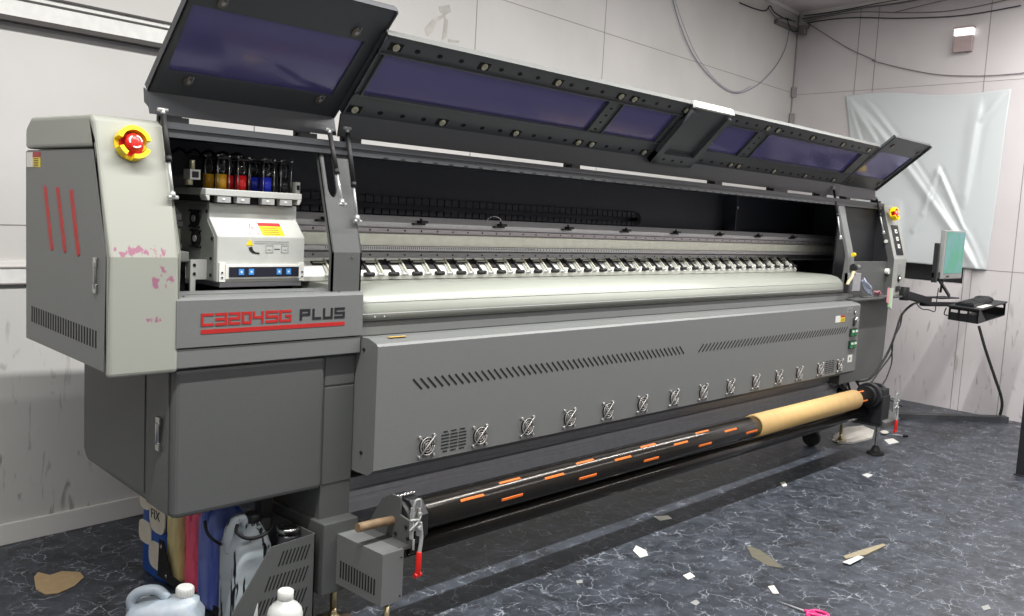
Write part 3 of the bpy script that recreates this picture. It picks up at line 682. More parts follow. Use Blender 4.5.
# far lid
L3 = Lid((2.53,1.695), (2.19,1.985)); bm = BM(); X0, X1 = 5.632, 6.235
L3.slab(bm, X0, X1, 0, .10, 0, .005); L3.slab(bm, X0, X1, (.32), L3.L, 0, .005); L3.slab(bm, X0, X0+.04, .10, .32, 0, .005); L3.slab(bm, X1-.05, X1, .10, .32, 0, .005)
L3.slab(bm, X1-.006, X1, 0, L3.L, -.012, .02); L3.slab(bm, X0, X0+.005, 0, L3.L, 0, .02); L3.slab(bm, X0, X1, L3.L-.004, L3.L, 0, .02)
prismX(bm, [(2.53,1.695),(2.538,1.697),(2.530,1.620),(2.522,1.620)], X0, X1)
rl = P('service_lid', bm, M['hood'], label='raised far lid')
bm = BM(); L3.slab(bm, X0+.03, X1-.04, .09, .33, .005, .009); obj('tinted_window', bm, M['acrylic'], rl, label='violet acrylic window')
for x, a in ((5.72,.38),(6.17,.37),(5.72,.05),(6.17,.06)): bolt(L3, rl, x, a, False, 'boltbrown', .014, True)
# hinges
def hinge(x, w=.055):
    bm = BM(); box(bm, x-w/2, x+w/2, 2.462, 2.50, 1.600, 1.618); box(bm, x-w/2+.004, x+w/2-.004, 2.495, 2.512, 1.600, 1.624); cyl(bm, (x-w/2,2.485,1.612), (x+w/2,2.485,1.612), .007, n=10); return P('lid_hinge', bm, M['black'])
for x, w in ((1.215,.075),(1.65,.06),(1.825,.055),(2.96,.055),(4.095,.07),(4.76,.16),(5.30,.10),(5.66,.06),(6.15,.06)): hinge(x, w)

# gas struts
def strut(p0, p1, split=.62):
    p0, p1 = [EYE+(Vector(p)-EYE)*.984 for p in (p0, p1)]; q = p0.lerp(p1, split)
    bm = BM(); cyl(bm, p0.lerp(p1,.05), q, .0078, n=14, mi=0); cyl(bm, q, p0.lerp(p1,.96), .0042, n=10, mi=1); cyl(bm, p0, p0.lerp(p1,.06), .006, n=10, mi=1); cyl(bm, p0.lerp(p1,.94), p1, .008, n=10, mi=1)
    cyl(bm, q-(q-p0).normalized()*.012, q+(q-p0).normalized()*.004, 0.0092, n=14, mi=0)
    for e in (p0, p1): cyl(bm, e+Vector((-.014,0,0)), e+Vector((.014,0,0)), .0055, n=12, mi=1)
    return P('gas_strut', bm, [M['rubber'], M['zinc']])
strut((1.188,2.488,1.636), (1.190,2.424,1.396), .58)
strut((1.742,2.487,1.638), (1.742,2.402,1.402), .58)
strut((1.825,2.505,1.652), (1.832,2.440,1.350), .62)
strut((5.58,2.53,1.675), (5.58,2.452,1.356), .55)
strut((6.225,2.515,1.643), (6.225,2.44,1.405), .5)

# ---- print carriage
bm = BM(); cp = [(2.50,1.150),(2.50,1.289),(2.552,1.343),(2.552,1.388),(2.80,1.388),(2.80,1.150)]
prismX(bm, cp, 1.367, 1.671); CR = P('print_carriage', bm, M['carriage'], .003)
M['carriage_side'] = mat('carriage_side_paint', srgb(128,132,126), .45)
bm = BM(); prismX(bm, [(2.515,1.155),(2.515,1.285),(2.56,1.335),(2.56,1.38),(2.79,1.38),(2.79,1.155)], 1.364, 1.367)
for y, z in ((2.53,1.17),(2.53,1.22),(2.525,1.28),(2.56,1.36),(2.76,1.36),(2.6,1.19),(2.72,1.19)): cyl(bm, (1.364,y,z), (1.361,y,z), .005, n=8, mi=1)
sd = obj('side_plate', bm, [M['carriage_side'], M['hole']], CR)
bm = BM()
for y, z in ((2.63,1.335),(2.62,1.275)):
    cyl(bm, (1.364,y,z), (1.359,y,z), .028, n=20, mi=0); cyl(bm, (1.359,y,z), (1.355,y,z), .010, n=12, mi=1)
    for k in range(4): a = PI/4+k*PI/2; cyl(bm, (1.364,y+.036*math.cos(a),z+.034*math.sin(a)), (1.356,y+.036*math.cos(a),z+.034*math.sin(a)), .004, n=8, mi=0)
obj('side_fan', bm, [M['hole'], M['darkalu']], sd)
bm = BM(); prismY(bm, [(1.312,1.215),(1.366,1.215),(1.366,1.155),(1.328,1.155),(1.328,1.10),(1.312,1.10)][::1], 2.555, 2.562, 0); box(bm, 1.33, 1.365, 2.56, 2.62, 1.155, 1.21, 0)
for x, z in ((1.324,1.198),(1.324,1.172)): cyl(bm, (x,2.556,z), (x,2.553,z), .005, n=10, mi=1)
obj('corner_bracket', bm, [M['carriage'], M['hole']], CR, label='white angle bracket with two holes')
bm = BM(); box(bm, 1.392, 1.655, 2.492, 2.50, 1.160, 1.204, 0); box(bm, 1.372, 1.392, 2.494, 2.50, 1.152, 1.21, 0); box(bm, 1.650, 1.668, 2.494, 2.50, 1.152, 1.21, 0)
box(bm, 1.402, 1.645, 2.489, 2.492, 1.166, 1.197, 1)
for x in (1.381,1.660):
    for z in (1.165,1.18): cyl(bm, (x,2.494,z), (x,2.491,z), .003, n=8, mi=1)
cs = obj('control_strip', bm, [M['white'], M['navy']], CR, .0005, label='dark control strip in a white frame')
for x in (1.441,1.475,1.572,1.606):
    bm = BM(); box(bm, x-.0085, x+.0085, 2.4865, 2.489, 1.173, 1.191, 0); box(bm, x-.003, x+.003, 2.486, 2.4865, 1.179, 1.185, 1); obj('button', bm, [M['blue'], M['white']], cs, .0005, label='blue square button')
bm = BM(); box(bm, 1.38, 1.665, 2.505, 2.70, 1.135, 1.150); obj('head_plate', bm, M['darkalu'], CR)
# slanted warning label and printed pictograms
sl = lambda x, t, h=.0008: (x, 2.50+.052*t-h*.72, 1.289+.054*t+h*.7)
bm = BM()
def q4(x0, x1, t0, t1, mi, h=.0008): prism(bm, [sl(x0,t0,0), sl(x1,t0,0), sl(x1,t1,0), sl(x0,t1,0)], [sl(x0,t0,h), sl(x1,t0,h), sl(x1,t1,h), sl(x0,t1,h)], mi)
q4(1.462,1.602,.02,.80,0); q4(1.520,1.600,.05,.58,1,.0011); q4(1.520,1.600,.58,.77,2,.0011)
for i in range(4): q4(1.528,1.585,.12+.11*i,.15+.11*i,3,.0013)
for a, b in (((1.475,.15),(1.492,.68)),((1.492,.68),(1.510,.15)),((1.475,.15),(1.510,.15))): tube(bm, [sl(*a), sl(*b)], .0011, n=5, mi=2)
tube(bm, [sl(1.487,.25), sl(1.493,.5), sl(1.499,.25)], .0011, n=5, mi=2)
obj('warning_label', bm, [M['white'], M['yellow'], M['red'], M['text_black']], CR, label='red, yellow and white warning label')
bm = BM(); Y = 2.4995
prismY(bm, [(1.462,1.262),(1.486,1.262),(1.474,1.282)], Y-.0006, Y+.0006, 1)
for i in range(2): box(bm, 1.490, 1.612, Y-.0004, Y, 1.268+.006*i, 1.2695+.006*i, 2)
prismY(bm, [(1.470,1.256),(1.482,1.258),(1.486,1.248),(1.494,1.242),(1.508,1.240),(1.508,1.235),(1.484,1.238),(1.474,1.246)], Y-.0006, Y, 0)
for x in (1.530,1.585):
    for a in ((x,x+.026,1.240,1.2415),(x,x+.026,1.262,1.2635),(x,x+.0015,1.240,1.2635),(x+.0245,x+.026,1.240,1.2635),(x+.006,x+.020,1.249,1.2505)): box(bm, a[0], a[1], Y-.0006, Y, a[2], a[3], 2)
box(bm, 1.560, 1.580, Y-.0006, Y, 1.2505, 1.2525, 0)
obj('printed_pictograms', bm, [M['text_black'], M['yellow'], M['dist']], CR)
# tray and ink tanks
bm = BM(); box(bm, 1.338, 1.670, 2.522, 2.80, 1.408, 1.428); prismY(bm, [(1.338,1.408),(1.345,1.392),(1.352,1.392),(1.352,1.408)], 2.522, 2.56); prismY(bm, [(1.655,1.408),(1.655,1.392),(1.663,1.392),(1.670,1.408)], 2.522, 2.56)
obj('tank_tray', bm, M['carriage'], CR, .002)
bm = BM(); box(bm, 1.37, 1.65, 2.545, 2.56, 1.385, 1.409, 0); obj('tray_shadow_gap', bm, M['hole'], CR).name = 'tray_shade_strip'  # dark box painted in as the shade between tray and body
for x in (1.378,1.442,1.528,1.592):
    bm = BM(); box(bm, x, x+.044, 2.524, 2.55, 1.388, 1.407, 0); box(bm, x+.014, x+.024, 2.522, 2.524, 1.395, 1.401, 1); obj('hose_clip', bm, [M['zinc'], M['white']], CR, .001)
def tank(x, y, ink):
    bm = BM(); cyl(bm, (x,y,1.428), (x,y,1.474), .0168, n=20); o = obj('ink_tank', bm, M[ink], CR, label='ink tank filled with '+{'gold_ink':'dark yellow','red_ink':'red','blue_ink':'blue','black_ink':'black'}[ink]+' ink')
    bm = BM(); cyl(bm, (x,y,1.474), (x,y,1.520), .0172, n=20); obj('clear_sleeve', bm, M['clear'], o)
    bm = BM(); box(bm, x-.021, x+.021, y-.019, y+.019, 1.520, 1.526, 0)
    for dx in (-.019,.019):
        cyl(bm, (x+dx,y-.016,1.428), (x+dx,y-.016,1.532), .0018, n=8, mi=1); cyl(bm, (x+dx,y-.016,1.527), (x+dx,y-.016,1.534), .0045, n=8, mi=1)
    cyl(bm, (x,y,1.526), (x,y,1.538), .004, n=8, mi=1)
    obj('cap_and_rods', bm, [M['black'], M['steel']], o)
for x, ink in ((1.418,'gold_ink'),(1.485,'red_ink'),(1.574,'blue_ink'),(1.636,'black_ink')):
    tank(x, 2.58, ink); tank(x+.004, 2.665, ink)
bm = BM(); box(bm, 1.318, 1.352, 2.58, 2.62, 1.452, 1.482, 0); box(bm, 1.325, 1.345, 2.577, 2.58, 1.458, 1.476, 1); cyl(bm, (1.335,2.6,1.482), (1.335,2.6,1.51), .008, n=10, mi=2); cyl(bm, (1.325,2.6,1.436), (1.325,2.6,1.455), .012, n=10, mi=2)
obj('pressure_gauge', bm, [M['white'], M['navy'], M['bolt']], CR, .001)
bm = BM(); box(bm, 1.668, 1.684, 2.555, 2.575, 1.428, 1.465, 0); box(bm, 1.671, 1.681, 2.553, 2.555, 1.440, 1.455, 1); obj('level_sensor', bm, [M['white'], M['navy']], CR)
bm = BM()
for k in range(5): tube(bm, [(1.38+.05*k,2.70,1.52),(1.37+.05*k,2.76,1.55),(1.40+.04*k,2.86,1.50),(1.6+.03*k,2.92,1.44)], .004, n=6)
box(bm, 1.30, 1.72, 2.70, 2.72, 1.43, 1.53)
obj('ink_hoses', bm, M['rubber'], CR)
# clutter in the dark parking bay beside the carriage
bm = BM(); box(bm, 1.20, 1.29, 2.62, 2.68, 1.30, 1.345, 0); box(bm, 1.19, 1.33, 2.60, 2.66, 1.205, 1.235, 0); cyl(bm, (1.23,2.60,1.27), (1.23,2.55,1.27), .018, n=14, mi=1); box(bm, 1.18, 1.34, 2.64, 2.75, 1.09, 1.20, 1); cyl(bm, (1.25,2.619,1.322), (1.25,2.612,1.322), .008, n=10, mi=1); box(bm, 1.2, 1.3, 2.66, 2.70, 1.50, 1.53, 0)
box(bm, 1.20, 1.24, 2.67, 2.71, 1.10, 1.52, 1); P('parking_station', bm, [M['carriage_side'], M['black']], .002)

# ---- far end: bay, console, cabinet
bm = BM(); box(bm, 5.625, 6.235, 2.40, 2.44, .985, 1.215); prismX(bm, [(2.40,1.215),(2.44,1.215),(2.50,1.562),(2.478,1.562)], 5.625, 5.66); P('far_panel', bm, M['darkgrey'], .002)
bm = BM(); box(bm, 5.63, 6.23, 2.50, 2.51, 1.0, 1.56); P('far_bay_panel', bm, M['black'])
bm = BM(); prismX(bm, [(2.357,.985),(2.357,1.235),(2.46,1.585),(2.485,1.602),(2.93,1.602),(2.945,1.58),(2.945,.985)], 6.235, 6.455)
fc = P('console_shell', bm, M['far_console'], .006, label='far grey console')
bm = BM(); prismX(bm, [(2.375,.99),(2.375,1.235),(2.48,1.59),(2.93,1.59),(2.93,.99)], 6.228, 6.235, 1); prismX(bm, [(2.358,.99),(2.358,1.235),(2.461,1.585),(2.50,1.585),(2.40,1.235),(2.40,.99)], 6.226, 6.2345, 0); P('console_side', bm, [M['darkgrey'], M['black']])
e = on(892.0, 214.5, 'Y', 2.42); estop(e.x-.005, 2.418, e.z, -.28)
fp = lambda x, z, h: (x, 2.357+(z-1.235)*.2943-h*.96, z+h*.28)
bm = BM()
def fq(x0, x1, z0, z1, h, mi): prism(bm, [fp(x0,z0,-.001), fp(x1,z0,-.001), fp(x1,z1,-.001), fp(x0,z1,-.001)], [fp(x0,z0,h), fp(x1,z0,h), fp(x1,z1,h), fp(x0,z1,h)], mi)
fq(6.285,6.405,1.262,1.462,.003,0)
for z in (1.42,1.37,1.32): fq(6.328,6.362,z-.013,z+.013,.007,1); fq(6.338,6.352,z-.004,z+.004,.008,0)
fq(6.33,6.36,1.272,1.285,.005,0)
obj('key_panel', bm, [M['text_black'], M['white']], fc, label='dark panel with three white buttons')
bm = BM(); box(bm, 6.315,6.365,2.352,2.357,1.125,1.205,0); box(bm, 6.322,6.358,2.350,2.352,1.135,1.195,1); cyl(bm, (6.34,2.357,1.10), (6.34,2.34,1.10), .014, n=14, mi=2); cyl(bm, (6.34,2.357,1.10), (6.34,2.352,1.10), .021, n=14, mi=3); box(bm, 6.30,6.37,2.352,2.357,1.02,1.05,3)
obj('meter_and_knob', bm, [M['dist'], M['darkalu'], M['steel'], M['black']], fc)
bm = BM(); cyl(bm, (6.21,2.40,1.15), (6.21,2.375,1.15), .02, n=14, mi=0); cyl(bm, (6.228,2.42,1.35), (6.215,2.42,1.35), .012, mi=0); P('round_latch', bm, M['white'], .002)
# lower cabinet: rounded lower corner
bm = BM(); pts = [(5.56,.44),(5.98,.44)]+[(6.08+.16*math.sin(a), .60-.16*math.cos(a)) for a in [i*PI/16 for i in range(1, 8)]]+[(6.245,.62),(6.245,.978),(5.56,.978)]
prismY(bm, pts, 2.372, 2.95); P('lower_cabinet', bm, M['darkgrey'], .003, label='far lower cabinet')
bm = BM(); box(bm, 5.52, 6.30, 2.30, 2.46, .978, .990); P('side_ledge', bm, M['darkgrey'], .002)
bm = BM(); box(bm, 5.69, 5.86, 2.44, 2.75, .2, .52); prismX(bm, [(2.10,.20),(2.10,.235),(2.20,.30),(2.44,.34),(2.75,.34),(2.75,.20)], 5.66, 5.90); P('leg_column', bm, M['darkgrey'], .003)
bm = BM(); cyl(bm, (5.605,2.55,.055), (5.645,2.55,.055), .055, n=24); box(bm, 5.60, 5.65, 2.51, 2.59, .08, .37); P('caster', bm, M['rubber'], .002)
# clear cutter arm: beige lever on a grey block
bm = BM(); box(bm, 5.545, 5.66, 2.335, 2.395, 1.035, 1.148, 0); tube(bm, [(5.415,2.315,1.075),(5.44,2.318,1.10),(5.48,2.322,1.118),(5.51,2.328,1.135),(5.535,2.335,1.152),(5.57,2.34,1.150)], .0105, n=10, mi=1); box(bm, 5.395, 5.425, 2.300, 2.328, 1.03, 1.085, 2); box(bm, 5.60, 5.63, 2.34, 2.36, 1.03, 1.04, 2)
P('media_lever', bm, [M['darkalu'], M['beige'], M['black']], .003, label='beige clamp lever with a grey block')
bm = BM(); cyl(bm, (5.55,2.345,1.185), (5.575,2.345,1.185), .022, mi=1); cyl(bm, (5.575,2.345,1.185), (5.63,2.345,1.185), .017, mi=0); P('tension_knob', bm, [M['alu'], M['black']], .003)
bm = BM(); cyl(bm, (5.545,2.352,1.262), (5.57,2.352,1.262), .013); P('yellow_plug', bm, M['yellow'], .002)

# ---- take-up unit
bm = BM(); box(bm, 1.717, 1.80, 2.10, 2.335, .178, .345)
for i in range(13): y = 2.31-i*.0145; box(bm, 1.7158, 1.7172, y-.0035, y+.0035, .205-.0, .262-.002*i*.2, 1)
for y, z in ((2.108,.32),(2.108,.195)): cyl(bm, (1.79,2.10,z), (1.79,2.098,z), .003, n=8, mi=1)
P('motor_box', bm, [M['grey'], M['hole']], .002)
bm = BM(); cyl(bm, (1.765,2.13,0), (1.765,2.13,.18), .009, n=12, mi=0); cyl(bm, (1.765,2.13,0), (1.765,2.13,.02), .035, n=20, mi=1); P('support_rod', bm, [M['brass'], M['steel']])
bm = BM(); prismX(bm, [(2.335,.345),(2.255,.462),(2.21,.487),(2.165,.487),(2.165,.43),(2.105,.42),(2.105,.345),(2.335,.345)], 1.832, 1.840)
for y, z in ((2.13,.40),(2.12,.365),(2.18,.365)): cyl(bm, (1.832,y,z), (1.827,y,z), .006, n=10, mi=1)
box(bm, 1.79, 1.84, 2.11, 2.33, .335, .346); P('end_bracket', bm, [M['darkgrey'], M['hole']], .001)
bm = BM(); n = 14
cyl(bm, (1.842,2.2,.397), (1.862,2.2,.397), .072, n=28); prismX(bm, [(2.2-.08,.36),(2.2-.08,.43),(2.2-.045,.472),(2.2+.04,.475),(2.2+.05,.33),(2.2-.05,.325)], 1.862, 1.915)
P('chuck', bm, M['black'], .003)
bm = BM()   # bright spring nuts on top of the chuck
for k in range(6): cyl(bm, (1.838+.013*k,2.19,.476), (1.846+.013*k,2.19,.486), .006, n=8)
P('lock_spring', bm, M['steel'])
def toggle(x, y, z, far=False):
    bm = BM()
    box(bm, x-.022, x-.016, y-.016, y-.002, z-.05, z+.05, 0); box(bm, x+.004, x+.010, y-.016, y-.002, z-.045, z+.045, 0)
    box(bm, x-.022, x+.012, y-.004, y, z-.03, z+.03, 0)
    tube(bm, [(x-.020,y-.012,z+.045),(x-.012,y-.014,z+.072),(x+.006,y-.014,z+.072),(x+.012,y-.012,z+.045)], .004, n=6, mi=0)
    tube(bm, [(x-.03,y-.012,z-.02),(x-.01,y-.02,z),(x+.012,y-.014,z+.02)], .004, n=6, mi=0)
    tube(bm, [(x-.03,y-.012,z+.012),(x-.005,y-.02,z+.012)], .0045, n=6, mi=0)
    tube(bm, [(x-.014,y-.014,z-.05),(x-.014,y-.014,z-.085)], .004, n=6, mi=0)
    tube(bm, [(x+.010,y-.014,z+.0),(x+.014,y-.018,z-.05),(x+.008,y-.018,z-.10)], .0065, n=8, mi=0)
    cyl(bm, (x+.0,y-.018,z-.015), (x+.0,y-.028,z-.015), .007, n=10, mi=0); cyl(bm, (x+.0,y-.018,z+.03), (x+.0,y-.028,z+.03), .006, n=10, mi=0)
    t = P('toggle_clamp', bm, M['zinc'], .001)
    bm = BM(); cyl(bm, (x+.008,y-.018,z-.095), (x+.005,y-.018,z-.165), .0085, .0095, n=14); cyl(bm, (x-.008,y-.018,z-.17), (x+.018,y-.018,z-.168), .0085, n=12)
    obj('grip', bm, M['redplastic'], t, .001, label='red grip')
toggle(1.838, 2.098, .425); toggle(5.80, 2.105, .335)
bm = BM(); cyl(bm, (5.60,2.2,.40), (5.64,2.2,.40), .078, n=30); cyl(bm, (5.57,2.2,.40), (5.60,2.2,.40), .060, n=24); box(bm, 5.64, 5.76, 2.12, 2.30, .22, .40); prismX(bm, [(2.13,.21),(2.13,.42),(2.18,.46),(2.24,.46),(2.30,.38),(2.30,.21)], 5.74, 5.765); box(bm, 5.66,5.76,2.13,2.20,.40,.44)
P('far_bearing', bm, M['black'], .004, label='black bearing block holding the far end of the shaft')
bm = BM(); cyl(bm, (5.785,2.19,.012), (5.785,2.19,.20), .011, n=12, mi=0); lathe(bm, [(.055,0),(.052,.014),(.03,.024),(.02,.05),(.012,.055)], (5.785,2.19,0), mi=1); box(bm, 5.755,5.805,2.115,2.15,.205,.24, 2)
P('support_leg', bm, [M['steel'], M['rubber'], M['orange']], .001)
bm = BM(); cyl(bm, (1.91,2.235,.285), (5.66,2.235,.285), .036, n=24); box(bm, 1.80, 1.91, 2.21, 2.26, .26, .31)
P('guide_roller', bm, M['roller'], label='lower black guide roller')

# ---- bottle rack under the near cabinet
def on2(bx, by, ax, v): return on(120+bx/4.89, 490+by/4.89, ax, v)
bm = BM(); RY = 2.345
pts = [(1.480,.352),(1.640,.360),(1.640,.06),(1.28,.06),(1.375,.205)]
prismY(bm, pts, RY, RY+.004, 0)
for (z0, xa, xb, hh, sk) in ((.285,1.505,1.605,.045,.030),(.215,1.46,1.60,.045,.030),(.145,1.43,1.60,.045,.030),(.08,1.38,1.60,.045,.030)):
    x = xa
    while x < xb: prismY(bm, [(x,z0),(x+.005,z0),(x+.005+sk*.6,z0+hh),(x+sk*.6,z0+hh)], RY-.0008, RY+.001, 1); x += .0135
box(bm, 1.636, 1.64, RY, 2.66, .06, .36, 0); box(bm, 1.44, 1.64, RY, 3.00, .06, .064, 0)
prismX(bm, [(2.35,.064),(3.0,.064),(2.99,.20),(2.96,.20),(2.90,.095),(2.35,.085)], 1.436, 1.44, 1)
for y, z in ((2.97,.18),(2.93,.085)): cyl(bm, (1.436,y,z), (1.432,y,z), .007, n=10, mi=2)
box(bm, 1.60, 1.64, 2.60, 2.64, .06, .50, 0)
P('bottle_rack', bm, [M['darkgrey'], M['hole'], M['steel']])

# ---- interior cables at the far end
bm = BM()
for a in ([(840,372),(842,385),(850,392),(858,400)], [(846,372),(850,390),(856,396),(862,402)], [(835,370),(838,384),(846,392)], [(852,373),(858,384),(866,395)]):
    tube(bm, [on(x, y, 'Y', 2.40) for x, y in a], .008, n=6)
P('cable_bundle', bm, M['rubber'])

# ================================================================== TOP-LEVEL THINGS
# take-up shaft resting in the chucks
bm = BM(); cyl(bm, (1.90,2.2,.397), (5.575,2.2,.397), .052, n=40); sh = obj('take_up_shaft', bm, M['roller']); center(sh)
tag(sh, 'long glossy black take-up shaft with orange grip strips, held low in front of the printer', 'shaft', 'take-up parts')
del sh['group']
k0 = None
def strip(x, ang):
    bm = BM(); a0, a1 = ang-.10, ang+.10
    lo = [(x+dx, 2.2-.0525*math.cos(a), .397+.0525*math.sin(a)) for dx, a in ((0,a0),(.112,a0),(.112,a1),(0,a1))]
    hi = [(x+dx, 2.2-.0555*math.cos(a), .397+.0555*math.sin(a)) for dx, a in ((.006,a0+.02),(.106,a0+.02),(.106,a1-.02),(.006,a1-.02))]
    prism(bm, lo, hi); return obj('grip_strip', bm, M['orange'], sh, .001)
for k in range(5):
    if 2.353+.43*k < 4.05: strip(2.353+.43*k-.056, 1.12)
for k in range(5): strip(2.146+.4305*k-.056, .60)
for k in range(5): strip(2.338+.4305*k-.056, -.06)
strip(5.36, 1.12); strip(5.36, -.06)
bm = BM(); tube(bm, [(1.69,2.196,.409),(1.76,2.198,.407),(1.82,2.2,.403),(1.90,2.2,.40)], .0145, n=16, k=3); obj('shaft_end', bm, M['wood'], sh, label='taped brown stub at the near end')
bm = BM(); lathe(bm, [(.0528,4.165),(.0585,4.1655),(.0585,5.39),(.0528,5.3905)], (0,2.2,.397), n=48, axis='X'); kr = obj('kraft_paper_roll', bm, M['kraft']); center(kr)
tag(kr, 'brown kraft paper wound on the far half of the black take-up shaft', 'paper roll')

# jugs
def jug(name, x, y, z0, w, d, h, body, cap, label, cat='jug', rz=0, handle=True, group=None, ribs=False, capdx=0.0):
    t = thing(name, (x, y, z0), label, cat, 'ink jugs in the rack' if name == 'ink_jug' else None)
    bm = BM(); pw = 5
    secs = [(z0,w*.46,d*.46,pw,0,0),(z0+.012,w*.5,d*.5,pw,0,0)]
    nrib = 6 if ribs else 2
    for i in range(nrib):
        a = z0+.02+(h*.66)*i/nrib; secs += [(a,w*.5,d*.5,pw,0,0),(a+.012,w*.488,d*.488,pw,0,0),(a+.024,w*.5,d*.5,pw,0,0)]
    secs += [(z0+h*.74,w*.5,d*.5,pw,0,0),(z0+h*.83,w*.44,d*.44,4,0,0),(z0+h*.91,w*.24,d*.27,3,capdx*.8,0),(z0+h*.93,.026,.026,2,capdx,0),(z0+h*.95,.024,.024,2,capdx,0)]
    loft(bm, secs, rz=rz, c=(x,y)); obj('body', bm, M[body], t)
    c = (x+capdx*math.cos(rz), y+capdx*math.sin(rz))
    bm = BM(); lathe(bm, [(.024,0),(.025,.004),(.025,.026),(.021,.03)], (c[0],c[1],z0+h*.94)); 
    for k in range(18): a = 2*PI*k/18; box(bm, c[0]+.025*math.cos(a)-.001, c[0]+.025*math.cos(a)+.001, c[1]+.025*math.sin(a)-.001, c[1]+.025*math.sin(a)+.001, z0+h*.94+.004, z0+h*.94+.024)
    obj('cap', bm, M[cap], t)
    if handle:
        ux, uy = -math.cos(rz), -math.sin(rz)
        pts = [(x+ux*s, y+uy*s, z0+zz) for s, zz in ((w*.42,h*.70),(w*.47,h*.86),(w*.36,h*.97),(w*.12,h*1.0),(-w*.02,h*.90))]
        bm = BM(); tube(bm, pts, .015, n=12); obj('handle', bm, M[body], t)
    return t
zr = .064
jug('ink_jug', 1.515, 2.935, zr, .12, .11, .36, 'jug_yellow', 'cream', 'yellowed ink jug under the near cabinet, next to the blue and white box')
jug('ink_jug', 1.515, 2.805, zr, .12, .11, .36, 'jug_magenta', 'redplastic', 'magenta-stained ink jug between the yellowed jug and the blue jug', ribs=True)
jug('ink_jug', 1.495, 2.66, zr, .13, .125, .38, 'jug_blue', 'white', 'blue ink jug under the near cabinet, between magenta and black-streaked jugs')
jug('ink_jug', 1.485, 2.50, zr, .13, .13, .34, 'jug_black', 'black', 'grey jug with black ink streaks and looped hose in the rack under the cabinet', rz=0, capdx=.02)
bm = BM(); tube(bm, [on2(575,170,'Y',2.42), on2(570,205,'Y',2.41), on2(620,236,'Y',2.40), on2(690,225,'Y',2.41), on2(735,190,'Y',2.43), on2(745,150,'Y',2.46)], .006, n=8); tube(bm, [on2(415,150,'Y',2.56), on2(430,215,'Y',2.55), on2(490,265,'Y',2.54), on2(545,270,'Y',2.53)], .005, n=8)
o = obj('ink_hose', bm, M['rubber']); center(o); tag(o, 'black ink hoses looping over the necks of the rack jugs', 'hose')
bm = BM(); lathe(bm, [(.036,.062),(.038,.07),(.038,.335),(.030,.345)], (1.60,2.44,.002)); o = obj('ink_canister', bm, M['black_ink']); center(o); tag(o, 'dark canister with a bright steel lid behind the slotted rack panel', 'canister')
bm = BM(); lathe(bm, [(.037,.347),(.037,.362),(.030,.366),(.029,.360)], (1.60,2.44,.002)); obj('lid', bm, M['steel'], o, label='bright steel lid')

# blue and white carton
M['carton_blue'] = mat('carton_blue', srgb(36,84,168), .5); M['carton_white'] = mat('carton_cream', srgb(218,212,196), .6)
bt = thing('bag', (1.56, 3.13, 0), 'blue and cream printed bag lettered FIX on the floor under the near cabinet', 'bag')
bm = BM(); loft(bm, [(0,.075,.085,6,0,0),(.02,.085,.10,6,0,0),(.20,.085,.10,6,0,0),(.40,.08,.095,5,0,0),(.46,.04,.09,4,0,0)], c=(1.56,3.13), n=40); obj('sack', bm, M['carton_blue'], bt)
bm = BM(); X = 1.4735
def blob(y0, z0, ry, rz, mi, t=.0):
    ry *= 1.12; rz *= 1.12
    n = 20; prism(bm, [(X-.0015-t, y0+ry*math.copysign(abs(math.cos(2*PI*i/n))**.6, math.cos(2*PI*i/n)), z0+rz*math.copysign(abs(math.sin(2*PI*i/n))**.6, math.sin(2*PI*i/n))) for i in range(n)], [(X+.004, y0+ry*math.copysign(abs(math.cos(2*PI*i/n))**.6, math.cos(2*PI*i/n)), z0+rz*math.copysign(abs(math.sin(2*PI*i/n))**.6, math.sin(2*PI*i/n))) for i in range(n)], mi)
blob(3.085,.27,.055,.075,0); blob(3.185,.30,.038,.045,0); blob(3.18,.165,.045,.038,0); blob(3.085,.10,.055,.045,0); blob(3.10,.40,.05,.03,0)
for i in range(4): box(bm, X-.003, X-.0015, 3.055, 3.09, .295-.006*i, .297-.006*i, 1)
obj('printed_patch', bm, [M['carton_white'], M['red']], bt, label='cream printed patches')
cu = bpy.data.curves.new('bag_text', 'FONT'); cu.body = 'FIX'; cu.size = .050; cu.extrude = .0006
tmp = bpy.data.objects.new('tmp', cu); me = bpy.data.meshes.new_from_object(tmp); bpy.data.objects.remove(tmp)
Rm = Matrix(((0,0,-1,X-.0026),(-1,0,0,3.132),(0,1,0,.235),(0,0,0,1)))
me.transform(Matrix.Translation(-Vector((1.56,3.13,0))) @ Rm); me.materials.clear(); me.materials.append(M['navy']); me.materials.append(M['red'])
o = bpy.data.objects.new('printed_word', me); COL.objects.link(o); o.parent = bt; o['label'] = 'dark blue printed letters'

